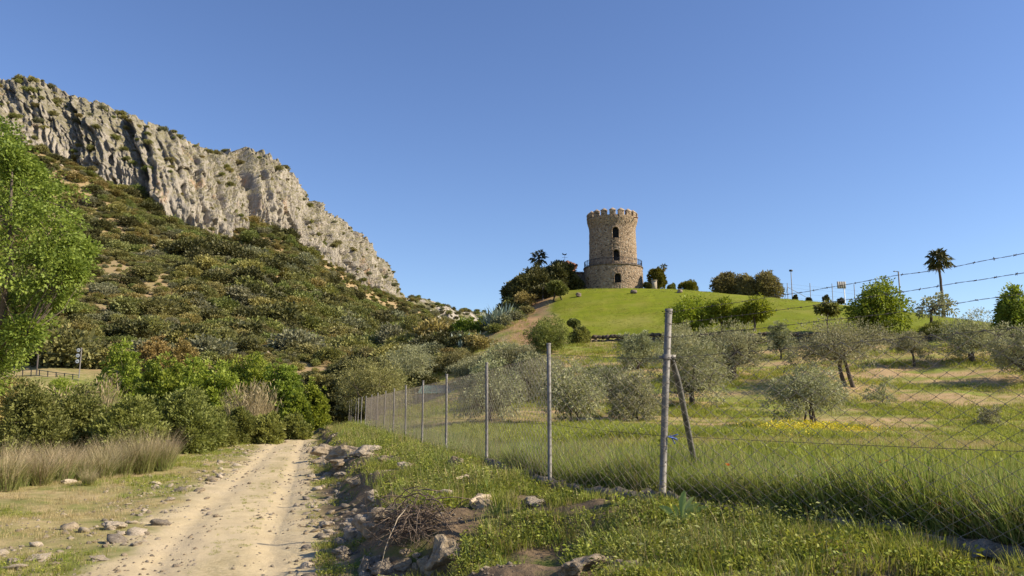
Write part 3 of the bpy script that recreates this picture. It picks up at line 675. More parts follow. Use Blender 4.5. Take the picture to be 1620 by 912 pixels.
# --- valley between hillside and lawn hill
px_tree(736, 560, 504, 62, Y=104, name='leafy_shrub', label='deep green leafy shrub above the pale agaves', cat='shrub', kind='light', seed=60, mat='valley', lobes=9, dens=1.5, th=.02)
px_tree(700, 560, 500, 60, Y=118, name='valley_tree', label='olive green tree left of the deep green shrub', cat='tree', kind='hillbush', seed=61, lobes=9)
px_tree(650, 560, 498, 64, Y=125, name='valley_tree', label='olive green tree below the foot of the cliff', cat='tree', kind='hillbush', seed=62, lobes=9, mat='hill2')
px_tree(690, 590, 528, 56, Y=98, name='valley_tree', label='dark tree left of the spiky agave', cat='tree', kind='hillbush', seed=63, lobes=9, mat='hill2')
px_tree(618, 590, 510, 70, Y=112, name='valley_tree', label='grey green tree above the dull olive at the fence end', cat='tree', kind='hillbush', seed=64, lobes=9, mat='hill4')
px_tree(768, 540, 500, 40, Y=108, name='leafy_shrub', label='yellow green shrub among the tall agave blades', cat='shrub', kind='hillbush', seed=65, lobes=6, mat='lightgreen')
px_tree(532, 684, 600, 62, Y=70, name='shady_tree', label='very dark shady tree where the track disappears', cat='tree', kind='dark', seed=66, lobes=10, dens=1.3, th=.0)
px_tree(560, 676, 640, 46, Y=66.5, name='shady_tree', label='low dark shrub beneath the far end of the fence', cat='shrub', kind='dark', seed=67, lobes=7, dens=1.2, th=.0)
px_tree(836, 590, 560, 50, Y=66, name='slope_shrub', label='grey shrub on the dry slope behind the straight post', cat='shrub', kind='hillbush', seed=68, lobes=6, mat='olive')

# --- bright trees of the stream bed left of the track
VB = 'bright green trees along the stream bed'
for i, (x, b, t, w, Y, lb) in enumerate(((190, 640, 541, 110, 54, 'bright green tree nearest to the round road signs'), (255, 650, 556, 105, 51, 'bright green tree second from the road signs'),
        (330, 680, 568, 120, 50, 'bright green tree in the middle of the row, behind the dark bush'), (392, 650, 552, 120, 62, 'tall bright green tree behind the straw coloured cane'),
        (448, 680, 572, 92, 60, 'bright green tree right of the straw coloured cane'), (488, 690, 602, 66, 64, 'bright green tree last in the row by the end of the track'),
        (300, 640, 560, 90, 60, 'bright green tree at the back of the row, below the orange willow'), (465, 690, 620, 62, 56, 'lower bright green tree overhanging the end of the track'))):
    px_tree(x, b, t, w, Y=Y, name='stream_tree', label=lb, cat='tree', kind='valley', seed=70 + i, group=VB, th=-.1, depth=.8, lsz=1.1, dens=1.1)
BU = 'dark green bushes left of the track'
for i, (x, b, t, w, Y, lb, mt) in enumerate(((290, 714, 612, 130, 33, 'broad dark green bush right behind the straw coloured reeds', 'bush'), (205, 715, 625, 130, 31, 'dark bush behind the middle of the reeds', 'bush'),
        (335, 706, 640, 70, 37, 'dark green bush nearest the track edge', 'bush'), (420, 706, 652, 62, 42, 'low dark bush under the straw coloured cane', 'bush'), (462, 700, 655, 60, 48, 'low dark bush where the track narrows', 'bush'),
        (120, 720, 608, 120, 32, 'mixed yellow green bush left of the dark bushes', 'hill2'), (45, 720, 604, 120, 30, 'tangled light green bush at the left edge', 'hill2'), (150, 700, 602, 90, 42, 'bright bushy thicket below the round road signs', 'valley'),
        (85, 680, 597, 130, 50, 'light green thicket below the road railing', 'valley'), (10, 690, 590, 120, 44, 'orange tinted thicket at the left edge below the big tree', 'hill3'), (375, 700, 645, 60, 41, 'olive green bush left of the cane', 'bush'))):
    px_tree(x, b, t, w, Y=Y, name='valley_bush', label=lb, cat='bush', kind='bush', seed=90 + i, group=BU, mat=mt, lsz=1. + .012 * (Y - 30), dens=1.1)
for i, (x, b, t, w, Y) in enumerate(((245, 580, 528, 64, 76), (288, 585, 532, 56, 74))):
    px_tree(x, b, t, w, Y=Y, name='orange_willow', label=('left' if i == 0 else 'right') + ' one of two feathery orange brown willows above the bright trees', cat='willow', kind='valley', seed=110 + i, group='orange willows', mat='willow', dens=.8, lsz=.9)

# --- the big tree at the left edge
def big_tree():
    g = np.random.default_rng(5); Y = 21.0; p = at(-70, 700, Y); x, y = p[0], Y; z = float(H(x, y))
    t = thing('broadleaf_tree', 'large bright green leafy tree reaching in from the left edge', 'tree', (x, y, z))
    bl = []
    for (px, py, rpx, dy) in ((-60, 290, 100, 0), (0, 225, 42, .3), (-20, 330, 95, -.6), (60, 325, 62, .5), (95, 405, 52, .2), (40, 420, 70, -.7), (70, 365, 56, -.4), (-40, 430, 100, .2), (0, 500, 80, .6),
                              (45, 300, 50, -.2), (-120, 340, 110, .8), (-110, 470, 100, -.6), (5, 560, 32, .2), (-60, 540, 70, .5), (52, 470, 44, .9), (-20, 250, 55, .6), (112, 430, 28, -.3), (-40, 590, 46, .3), (40, 525, 26, -.3), (85, 465, 30, .2), (125, 395, 22, .3), (20, 255, 26, -.4), (45, 275, 24, .2)):
        q = at(px, py, Y + dy * 1.6); r = rpx / FPX * Y
        bl.append((q - np.array([x, y, z]), (r, r, r * .85)))
    mb = MB(); cc = crown(mb, bl, 74, 26, .27, .095, .062, g, .3, .45, .12)
    tk = MB(); skeleton(tk, (.3, .6, 2.2), .13, [b for b in bl if b[0][2] > 2.6 and b[0][0] < 1.9], cc[cc[:, 2] > 2.8], g, 130, [(0, 0, -.2), (.5, .2, -.2)])
    tk.obj('trunk', M['bark'], t, True); mb.obj('crown', M['bright'], t)
big_tree()

# --- palms
def palm(loc, h, r, seed, label, nf=26, lean=0., trunk_r=.17, skirt=True, fsz=1.0):
    g = np.random.default_rng(seed); t = thing('fan_palm', label, 'palm', loc, None)
    tk = MB(); k = 14; s = np.linspace(0, 1, k)
    P = np.stack([lean * s ** 1.5 + g.normal(size=k) * .01, 0 * s, s * h - .1], -1)
    tk.tube(P, trunk_r * (1.25 - .45 * s) * (1 + .08 * (np.arange(k) % 2)), 9); tk.obj('trunk', M['palmbark'], t, True)
    top = P[-1]
    for i in range(nf):
        th = i * 2.39996 + g.uniform(-.2, .2); el = math.radians(78 - 128 * ((i + .5) / nf) + g.uniform(-8, 8))
        d = np.array([math.cos(th) * math.cos(el), math.sin(th) * math.cos(el), math.sin(el)])
        ln = r * g.uniform(.42, .55); hub = top + d * ln - np.array([0, 0, .06 * ln])
        mb = MB(); mb.tube([top, top + d * ln * .55 + np.array([0, 0, .04]), hub], [.03, .022, .018], 3, False)
        side = unit(np.cross(d, [0, 0, 1.])); upv = np.cross(side, d); R = r * .52 * fsz * g.uniform(.85, 1.1)
        a = np.linspace(-1.9, 1.9, 15); D = np.cos(a)[:, None] * d + np.sin(a)[:, None] * side
        D = D - np.array([0, 0, .18]) + upv * .12 * np.cos(a * 2)[:, None]
        leaves(mb, np.repeat(hub[None], 15, 0), D, R, R * .26, np.full(15, g.uniform(.2, .9)), g, .30)
        mb.obj('frond', M['palm'], t)
    if skirt:
        mb = MB(); q = 26; th = g.uniform(0, 6.28, q); C = top + np.stack([np.cos(th) * .12, np.sin(th) * .12, -g.uniform(.1, .6, q)], -1)
        leaves(mb, C, np.stack([np.cos(th) * .35, np.sin(th) * .35, -np.ones(q)], -1), r * .55, r * .14, g.random(q) * .3, g); mb.obj('dead_frond_skirt', M['willow'], t)
    return t
Yp = 106.0; x = at(1493, 494, Yp)[0]; z0 = float(H(x, Yp)); palm((x, Yp, z0), at(1487, 410, Yp)[2] - z0, 1.95, 3, 'tall slender fan palm standing against the sky at the right', lean=-.15)
Yp = 126.0; x = at(853, 470, Yp)[0]; z0 = float(H(x, Yp)); palm((x, Yp, z0), at(855, 407, Yp)[2] - z0, 1.75, 4, 'fan palm with a ball of round tufts rising above the dark evergreens', nf=16, fsz=1.0)
Yp = 132.0; x = at(1051, 458, Yp)[0]; z0 = float(H(x, Yp)); palm((x, Yp, z0), at(1052.5, 421, Yp)[2] - z0, .75, 6, 'young reddish palm tuft poking above the big round bush', nf=12, trunk_r=.09)

# --- agaves
def agave(px, py, Y, n, L, seed, label, up=.5, w=.16):
    g = np.random.default_rng(seed)
    if Y is None: p = ground_hit(px, py)
    else: x = at(px, py, Y)[0]; p = np.array([x, Y, float(H(x, Y))])
    t = thing('agave', label, 'agave', p, 'pale agaves on the slope below the tower')
    for i in range(n):
        th = i * 2.39996; el = math.radians(g.uniform(12, 80)) * (1 - up) + math.radians(78) * up * (1 - .5 * i / n)
        d = np.array([math.cos(th) * math.cos(el), math.sin(th) * math.cos(el), math.sin(el)]); s = unit(np.cross(d, [0, 0, 1.])); ln = L * g.uniform(.7, 1.15)
        k = np.linspace(0, 1, 6); c = d[None] * (k * ln)[:, None]; c[:, 2] -= .16 * ln * k ** 2.5 * (1 - up)
        wd_ = w * L * np.array([.55, .8, 1, .85, .5, .03]); nrm_ = np.cross(s, d)
        G2 = np.stack([c - s * wd_[:, None] * .5 + nrm_ * .12 * wd_[:, None], c, c + s * wd_[:, None] * .5 + nrm_ * .12 * wd_[:, None]], 1)
        mb = MB(); mb.grid(G2, tint=g.random()); mb.obj('leaf', M['agave'], t)
    return t
for i, (x, y, Y, n, L, up) in enumerate(((718, 556, 95, 22, 2.2, .1), (738, 556, 94, 24, 2.3, .2), (757, 560, 93, 22, 2.0, .1), (682, 600, 84, 20, 1.7, .3), (775, 525, 103, 26, 3.2, .75), (788, 530, 102, 26, 3.2, .75), (800, 530, 104, 24, 3.0, .75), (768, 516, 108, 22, 3.0, .8), (728, 572, 92, 18, 1.6, .2))):
    agave(x, y, Y, n, L, 200 + i, ('left pale agave of the curly cluster on the slope', 'middle pale agave of the curly cluster on the slope', 'right pale agave of the curly cluster on the slope', 'lone pale agave above the green roofed shed',
          'tall bladed blue agave at the left of the upper clump', 'tall bladed blue agave in the middle of the upper clump', 'tall bladed blue agave next to the dirt slope', 'tall bladed blue agave at the back of the upper clump', 'small pale agave below the curly cluster')[i], up, .10 if up > .5 else .2)

# ------------------------------------------------------------------ stone tower
def masonry(name, sc, a, b, joint):
    k = NT(name); o = k.objc(); w = k.n("VectorMath", operation='ADD', ins={0: k.mapv(o, (1, 1, 1.35)), 1: k.n("VectorMath", operation='SCALE', ins={0: k.n("TexNoise", ins={'Vector': o, 'Scale': 1.7, 'Detail': 3}).outputs['Color'], 3: .35}).outputs[0]}).outputs[0]
    e = k.voro(w, sc, 'DISTANCE_TO_EDGE'); cc = k.voro(w, sc, 'F1', 'Color'); r = k.n("SeparateColor", ins={0: cc}).outputs
    n = k.noise(o, 9, 5, .7); big = k.noise(o, .35, 4, .6)
    c = k.mix(k.rng(r[0], .1, .9), a, b); c = k.mix(k.rng(r[1], .80, .9), c, (.085, .06, .045)); c = k.mix(k.rng(r[2], .84, .92), c, (.45, .37, .28))
    c = k.mix(k.rng(e, .02, .10, 1, 0), c, joint); c = k.mix(k.math('MULTIPLY', k.rng(big, .45, .65), .35), c, (.16, .12, .085)); c = k.mix(k.math('MULTIPLY', k.rng(n, .4, .7), .3), c, (.36, .29, .21))
    h = k.math('ADD', k.rng(e, 0, .16), k.math('MULTIPLY', n, .5))
    return k.pbr(c, .95, k.bump(h, .9, .10), .1)
MST = masonry('rubble_masonry', 3.4, (.275, .19, .122), (.45, .325, .218), (.41, .305, .212))
TY = 124.0
tc = at(970.5, 455, TY); tcx = tc[0]
zb = float(at(970, 456.5, TY - 4.5)[2]); zt = float(at(970, 417.2, TY - 4.5)[2])
z_fl0 = float(at(970, 364.5, TY)[2]); z_fl1 = float(at(970, 352.5, TY)[2]); z_par = float(at(970, 339.2, TY - 4)[2]); z_mer = float(at(970, 332.4, TY - 4)[2]); z_cap = float(at(970, 328.2, TY - 4)[2])
PXM = TY / FPX
R_low, R_sh, R_par = 94.2 / 2 * PXM, 75.8 / 2 * PXM, 81.2 / 2 * PXM
tower = thing('stone_tower', 'round rubble stone tower with battlements standing on the green lawn hill', 'tower', (tcx, TY, zb))
face = math.atan2(-tcx, -TY)      # direction back to the viewpoint, measured from +Y
def tdir(ang):                    # ang in degrees, 0 = towards the viewpoint, positive = to the viewer's right
    th = math.atan2(-TY, -tcx) + math.radians(ang); return np.array([math.cos(th), math.sin(th), 0])
WIN = []       # (angle, z0, z1, width, R)
for px0, y0, y1, w, R in ((975.4, 376.8, 359.2, .95, R_sh), (975.9, 413.2, 395.0, .95, R_sh), (977.4, 447.8, 432.5, 1.0, R_low), (930.3, 453.5, 437.5, .85, R_low)):
    off = (px0 - 970.5) * PXM; ang = math.degrees(math.asin(max(-.95, min(.95, off / R)))); Yw = TY - R * math.cos(math.radians(ang))
    WIN.append((ang, float(at(px0, y0, Yw)[2]) - zb, float(at(px0, y1, Yw)[2]) - zb, w, R))
def in_arch(u, z, w, z0, z1):
    r = w / 2; zs = z1 - r
    return (np.abs(u) < r) & (z > z0) & ((z < zs) | (u ** 2 + (z - zs) ** 2 < r * r))
def drum(name, prof, wins, n=300, seed=0):
    """rubble wall of revolution; prof = [(z, R)...]; window holes are left open with real reveals"""
    zs = np.concatenate([np.arange(prof[0][0], prof[-1][0], .11), [prof[-1][0]]]); rr = np.interp(zs, [p[0] for p in prof], [p[1] for p in prof])
    an = np.arange(n) * 360. / n; A, Zg = np.meshgrid(an, zs, indexing='ij'); Rg = np.broadcast_to(rr, A.shape).copy()
    Rg += .035 * fbm(A * .12 * 3.0, Zg * 3.2, o=3) + .05 * fbm(A * .05 + seed, Zg * .6, o=2) * .5
    for j, z in enumerate((0, -1)): pass
    D = np.array([tdir(a) for a in an]); P = D[:, None, :] * Rg[:, :, None]; P[:, :, 2] = Zg
    P = np.concatenate([P, P[:1]], 0)
    mb = MB(); a, b = P.shape[:2]
    i = np.arange(a - 1)[:, None] * b; j = np.arange(b - 1)[None]
    F = np.stack([i + j, i + b + j, i + b + j + 1, i + j + 1], -1)
    ca = an[:, None] + 180. / n; cz = (zs[:-1] + zs[1:])[None] / 2; keep = np.ones(F.shape[:2], bool)
    for (wa, z0, z1, w, R) in wins:
        u = ((ca - wa + 180) % 360 - 180) * math.pi / 180 * R; keep &= ~in_arch(u + 0 * cz, cz + 0 * u, w, z0, z1)
    mb.add(P.reshape(-1, 3), F[keep].reshape(-1, 4)); return mb.obj(name, MST, tower, True)
drum('lower_wall', [(-.8, R_low + .12), (0, R_low + .05), (zt - zb, R_low - .05)], WIN[2:], 330)
hsh = [(zt - zb - .3, R_sh + .06), (z_fl0 - zb, R_sh - .08), ((z_fl0 + z_fl1) / 2 - zb, R_sh + .07), (z_fl1 - zb, R_par), (z_par - zb, R_par + .03)]
drum('upper_wall', hsh, WIN[:2], 300, 5)
def ringplate(r0, r1, z0, z1, n=72):
    mb = MB(); D = np.array([tdir(a * 360 / n) for a in range(n + 1)]); Z3 = np.array([0, 0, 1.])
    mb.grid(np.stack([D * r0 + Z3 * z0, D * r0 + Z3 * z1, D * r1 + Z3 * z1, D * r1 + Z3 * z0, D * r0 + Z3 * z0], 1)); return mb
ringplate(R_sh - .25, R_low + .07, zt - zb - .14, zt - zb + .02).obj('terrace_floor', M['wallstone'], tower)
ringplate(R_par - .55, R_par - .55 + .01, z_fl1 - zb - .6, z_par - zb - .02).obj('parapet_inner_face', MST, tower)
ringplate(R_par - .55, R_par - .02, z_par - zb - .06, z_par - zb + .01).obj('parapet_walk', MST, tower)
ringplate(.01, R_par - .54, z_fl1 - zb - .7, z_fl1 - zb - .5).obj('roof_deck', M['wallstone'], tower)
MCAP = plain('cap_stone', (.33, .25, .18), .9, 0, .25, 3)
for k in range(18):
    an = 1.3 + 20 * k; mb = MB(); g = np.random.default_rng(k)
    rows = np.linspace(z_par - zb - .02, z_mer - zb, 5); ang = np.linspace(-6.9, 6.9, 6); r0, r1 = R_par - .47, R_par + .02
    ringp = [(a, r1) for a in ang] + [(a, r0) for a in ang[::-1]]
    Gm = np.array([[tdir(an + a) * (r + g.normal() * .02) + np.array([0, 0, z]) for (a, r) in ringp + ringp[:1]] for z in rows])
    Gm[:, -1] = Gm[:, 0]; mb.grid(Gm); m = mb.obj('merlon', MST, tower, True)
    mb = MB(); zc = z_mer - zb; q = [tdir(an + a) * r for a, r in ((-7.6, R_par + .08), (7.6, R_par + .08), (7.6, R_par - .53), (-7.6, R_par - .53))]
    lo = np.array(q) + np.array([0, 0, zc + .003]); hi = lo + np.array([0, 0, .08]); ap = np.array(q).mean(0) + np.array([0, 0, z_cap - zb + .05])
    mb.add(np.concatenate([lo, hi, ap[None]]), [[0, 1, 5, 4], [1, 2, 6, 5], [2, 3, 7, 6], [3, 0, 4, 7]]); mb.F.append(np.array([[4, 5, 8], [5, 6, 8], [6, 7, 8], [7, 4, 8]])); mb.T.append(np.full(4, .5))
    mb.F.append(np.array([[3, 2, 1, 0]])); mb.T.append(np.array([.5])); mb.obj('cap', MCAP, m)
def arch_outline(w, z0, z1, n=12):
    r = w / 2; zs = z1 - r; return [(-r, z0)] + [(r * math.cos(math.pi - math.pi * i / n), zs + r * math.sin(math.pi * i / n)) for i in range(n + 1)] + [(r, z0)]
for (wa, z0, z1, w, R) in WIN:
    d = tdir(wa); s = np.array([-d[1], d[0], 0]); up = np.array([0, 0, 1.])
    O = arch_outline(w, z0, z1); O2 = arch_outline(w + .34, z0 - .15, z1 + .17)
    def ln(o, r): return np.array([d * r + s * u + up * z for u, z in o])
    base = R * math.cos((w / 2 + .17) / R) - .02
    mb = MB(); outer, inner, back = ln(O2, base + .10), ln(O, base + .10), ln(O, R - .55)
    mb.grid(np.stack([ln(O2, base - .1), outer, inner, back], 0)); mb.box(d * (base - .02) + up * (z0 - .07), (.22, w + .3, .13), np.stack([d, s, up], 1))
    fr = mb.obj('window_surround', MST, tower)
    mb = MB(); pl = ln(O, R - .50); mb.add(pl, [list(range(len(pl)))]); wn = mb.obj('window_pane', M['darkglass'], tower)
    mb = MB(); zz = (z0 + z1) / 2
    mb.box(d * (R - .44) + up * zz, (.06, .06, z1 - z0 - .02), np.stack([d, s, up], 1)); mb.box(d * (R - .44) + up * (zz - .1), (.05, w - .02, .05), np.stack([d, s, up], 1)); mb.obj('window_bar', M['blackpaint'], wn)
# terrace railing
rail = MB(); zr = zt - zb
for hh, rr in ((1.0, .03), (.12, .02), (.85, .016)):
    rail.tube([tdir(a) * (R_low - .10) + np.array([0, 0, zr + hh]) for a in np.linspace(0, 360, 91)], rr, 5, False)
ro = rail.obj('railing', M['iron'], tower)
mb = MB()
for a in np.arange(0, 360, 1.8): mb.tube([tdir(a) * (R_low - .10) + np.array([0, 0, zr + .02]), tdir(a) * (R_low - .10) + np.array([0, 0, zr + 1.0])], .011, 3, False)
stuff(mb.obj('baluster', M['iron'], ro))
for a in np.arange(0, 360, 20):
    mb = MB(); mb.tube([tdir(a) * (R_low - .10) + np.array([0, 0, zr + .02]), tdir(a) * (R_low - .10) + np.array([0, 0, zr + 1.06])], .028, 5); mb.obj('railing_post', M['iron'], ro)
mb = MB(); d = tdir(58); mb.tube([d * (R_par - .1) + np.array([0, 0, (z_fl1 - zb) + .25]), d * (R_par + .75) + np.array([0, 0, (z_fl1 - zb) + .05])], .09, 7); mb.obj('water_spout', M['tile'], tower)

# ------------------------------------------------------------------ annex house, pillar, boulders, board, poles
AY = 127.0
def zpx(px, py, Y): return float(at(px, py, Y)[2])
ax0, ax1 = at(902, 440, AY)[0], at(931, 440, AY)[0]; ab = float(H((ax0 + ax1) / 2, AY)) - 1.0
ann = thing('annex_house', 'low stone annex with terracotta tiled roofs joined to the left side of the tower', 'house', ((ax0 + ax1) / 2, AY, ab))
def rel(v): return np.asarray(v, float) - np.array([(ax0 + ax1) / 2, AY, ab])
mb = MB(); zw = zpx(915, 432.0, AY - 1.2); mb.box(rel([(ax0 + ax1) / 2, AY, (ab + zw) / 2]), (ax1 - ax0, 2.4, zw - ab)); mb.obj('wall', MST, ann)
for i in range(9):
    mb = MB(); xx = ax0 + (i + .5) * (ax1 - ax0) / 9; mb.tube([rel([xx, AY - 1.4, zw + .05]), rel([xx, AY + 1.3, zw + .22])], .15, 7); mb.obj('roof_tile', M['tile'], ann)
px0, px1 = at(884, 430, AY + 3)[0], at(912.0, 430, AY + 3)[0]; ze = zpx(898, 420.5, AY + 1.5); zpk = zpx(895, 412.8, AY + 3)
cxh = (px0 + px1) / 2; wh = (px1 - px0)
mb = MB(); mb.box(rel([cxh, AY + 3, (ab + ze) / 2]), (wh - .5, wh - .5, ze - ab)); mb.obj('pavilion_wall', M['brick'], ann)
hr = MB(); e = wh / 2 + .12; q = [rel([cxh + sx * e, AY + 3 + sy * e, ze - .02]) for sx, sy in ((-1, -1), (1, -1), (1, 1), (-1, 1))]; ap = rel([cxh, AY + 3, zpk])
hr.add(np.array(q + [v + np.array([0, 0, .12]) for v in q] + [ap]), [[0, 1, 5, 4], [1, 2, 6, 5], [2, 3, 7, 6], [3, 0, 4, 7], [3, 2, 1, 0]]); hr.F.append(np.array([[4, 5, 8], [5, 6, 8], [6, 7, 8], [7, 4, 8]])); hr.T.append(np.full(4, .5))
rf = hr.obj('roof', M['tile'], ann)
for sd in range(4):
    a_, b_2 = q[sd] + np.array([0, 0, .14]), q[(sd + 1) % 4] + np.array([0, 0, .14])
    for i in range(7):
        f = (i + .5) / 7; s0 = a_ + (b_2 - a_) * f; mm = (a_ + b_2) / 2; lim = 1 - abs(f - .5) * 2; tp = s0 + (ap + np.array([0, 0, .03]) - mm) * lim
        mb = MB(); mb.tube([s0, s0 + (tp - s0) * .97], .085, 6); mb.obj('roof_tile', M['tile'], rf)
vx = at(893.5, 410, AY + 3)[0]
van = thing('weathervane', 'black cockerel weathervane on the terracotta roof peak', 'weathervane', (vx, AY + 3, zpk))
mb = MB(); mb.tube([(0, 0, -.1), (0, 0, 1.0)], .025, 5); mb.obj('pole', M['iron'], van)
mb = MB(); mb.tube([(-.45, 0, .55), (.45, 0, .55)], .02, 4); mb.tube([(0, -.45, .5), (0, .45, .5)], .02, 4); mb.obj('direction_arms', M['iron'], van)
mb = MB(); mb.add([[-.38, 0, 1.02], [.12, 0, .92], [.30, 0, 1.05], [.34, 0, 1.28], [.18, 0, 1.16], [-.1, 0, 1.1], [-.42, 0, 1.36]] + [[-.38, .03, 1.02], [.12, .03, .92], [.30, .03, 1.05], [.34, .03, 1.28], [.18, .03, 1.16], [-.1, .03, 1.1], [-.42, .03, 1.36]], [[0, 1, 2, 3, 4, 5, 6], [13, 12, 11, 10, 9, 8, 7]]); mb.obj('cockerel', M['iron'], van)
PYY = 117.4; x = at(1035, 457, PYY)[0]; z = float(H(x, PYY)); hp = zpx(1035, 445, PYY) - z
pl = thing('masonry_pillar', 'short pale square pillar beside the right foot of the tower', 'pillar', (x, PYY, z))
mb = MB(); mb.box((0, 0, hp / 2 - .2), (.72, .72, hp + .4)); mb.obj('shaft', M['plaster'], pl); mb = MB(); mb.box((0, 0, hp + .053), (.82, .82, .1)); mb.obj('cap', M['plaster'], pl)

def rock_mesh(name, seed, mat, sub=3, rough=.28, flat=.7, smooth=True, facet=True):
    import bmesh
    bm = bmesh.new(); bmesh.ops.create_icosphere(bm, subdivisions=sub, radius=1.0)
    V = np.array([v.co[:] for v in bm.verts]); g = np.random.default_rng(seed); o = g.uniform(0, 50, 3)
    if facet:
        for i in range(9):
            d = unit(g.normal(size=3)); k = g.uniform(.55, .85); s = V @ d; V = V - np.maximum(s - k, 0)[:, None] * d * .92
    n = fbm(V[:, 0] * 1.3 + o[0], V[:, 1] * 1.3 + o[1], V[:, 2] * 1.3 + o[2], o=4); V = V * (1 + rough * n)[:, None]
    V = V + .05 * fbm(V[:, 0] * 5 + o[2], V[:, 1] * 5, V[:, 2] * 5 + o[0], o=2)[:, None] * unit(V)
    V[:, 2] *= flat
    for v, c in zip(bm.verts, V): v.co = c
    me = bpy.data.meshes.new(name); bm.to_mesh(me); bm.free(); me.materials.append(mat)
    if smooth: me.polygons.foreach_set("use_smooth", np.ones(len(me.polygons), bool))
    return me
for i, (px, py, s, lb) in enumerate(((915, 469.5, 9, 'left of the tower'), (1002, 465, 10, 'in front of the tower'), (1076, 463.5, 9, 'furthest right on the lawn, before the low domed bush'))):
    try: p = ground_hit(px, py)
    except ValueError: x = at(px, py, 116)[0]; p = np.array([x, 116, float(H(x, 116))])
    r = s / 2 / FPX * p[1] * 1.1; o = link('boulder', rock_mesh('boulder', 300 + i, M['boulder'], 3, .22, .85), None, p + np.array([0, 0, r * .45])); o.scale = (r, r, r * .95)
    tag(o, 'brown boulder on the lawn ' + lb, 'boulder', 'boulders on the lawn')

def crest(px, Y): x = float(at(px, 480, Y)[0]); return np.array([x, Y, float(H(x, Y))])
def upto(px, py, Y, base): return float(at(px, py, Y)[2]) - base
# sports court fence on the crest
CG = 'thin fence posts on the lawn crest'
for i, (px, top) in enumerate(((1247, 448), (1283, 448.5), (1318, 449), (1353, 450))):
    p = crest(px, 112 - i * 1.6); h = upto(px, top, p[1], p[2]); mb = MB(); mb.tube([(0, 0, -.2), (0, 0, h)], .045, 6)
    o = mb.obj('fence_post', M['galv'], None, loc=p); tag(o, ('thin grey post beside the tall lamp mast on the lawn crest', 'second thin grey post right of the lamp mast', 'thin grey post just left of the white board', 'thin grey post just right of the white board')[i], 'post', CG)
    if i == 0:
        for sx in (-1.1, 1.1):
            mb = MB(); mb.tube([(0, 0, h * .75), (sx * (3.2 if sx > 0 else .5), 0, -.15)], .035, 5); mb.obj('brace', M['galv'], o)
p0, p1 = crest(1240, 112.5), crest(1360, 106.5); mb = MB()
for hh in (.4, 1.1, 1.8, 2.3):
    mb.tube([p0 + (p1 - p0) * t + np.array([0, 0, hh + (float(H(*(p0 + (p1 - p0) * t)[:2])) - (p0 + (p1 - p0) * t)[2])]) for t in np.linspace(0, 1, 9)], .008, 3, False)
tag(mb.obj('court_wires', M['wire']), 'fine wires strung along the thin posts on the lawn crest', 'wire fence')
p = crest(1254, 113); h = upto(1253, 429.5, 113, p[2]); t = thing('lamp_mast', 'tall thin lamp mast with a small dark head at the left of the court posts', 'lamp post', p)
mb = MB(); mb.tube([(0, 0, -.2), (0, 0, h)], np.array([.07, .05]), 6); mb.obj('mast', M['galv'], t); mb = MB(); mb.box((0, 0, h + .1), (.42, .3, .24)); mb.obj('lamp_head', M['blackpaint'], t)
p = crest(1425, 104); h = upto(1424, 430.5, 104, p[2]); t = thing('lamp_mast', 'grey lamp mast with an arm, between the domed tree and the tall palm', 'lamp post', p)
mb = MB(); mb.tube([(0, 0, -.2), (0, 0, h)], .085, 6); mb.obj('mast', M['galv'], t); mb = MB(); mb.tube([(.1, 0, h), (-.55, 0, h + .10)], .05, 5); mb.box((-.5, 0, h + .07), (.3, .2, .09)); mb.obj('lamp_head', M['galv'], t)
Yb = 109.5; p = crest(1337, Yb); h0 = upto(1337, 457, Yb, p[2]); h1 = upto(1337, 446, Yb, p[2]); t = thing('board_on_post', 'pale rectangular board on a post seen from behind on the lawn crest', 'board', p)
mb = MB(); mb.tube([(0, 0, -.2), (0, 0, h1)], .07, 6); mb.obj('post', M['white'], t)
for i in range(4):
    mb = MB(); mb.box((-.85 + i * .305, -.10, (h0 + h1) / 2), (.295, .05, h1 - h0)); mb.obj('plank', M['board'], t)
for i, (px, s) in enumerate(((1258, .30), (1280, .28), (1307, .5), (1330, .45))):
    p = crest(px, 110.5 - i); tree(name='crest_shrub', label=('tiny dark shrub left of the lamp mast foot', 'tiny dark shrub between the first two thin posts', 'dark spiky little shrub left of the board', 'dark spiky little shrub under the board')[i], cat='shrub', loc=p, w=s * 2, h=s * 2, kind='dark', seed=400 + i, group='tiny dark shrubs on the lawn crest', lobes=3, dens=.4, lsz=.6, th=.15 if i > 1 else .02)
# poles in the trees on the left of the hill
for px, Y, top, base, lb in ((806, 121, 458, 490, 'thin dark wooden pole at the far left of the evergreens'), (859, 114.5, 455, 482, 'dark wooden pole standing in front of the evergreens')):
    x = at(px, base, Y)[0]; z = float(H(x, Y)); mb = MB(); mb.tube([(0, 0, -.3), (0, 0, zpx(px, top, Y) - z)], np.array([.09, .07]), 7); o = mb.obj('wooden_pole', M['polewood'], None, loc=(x, Y, z)); tag(o, lb, 'pole')

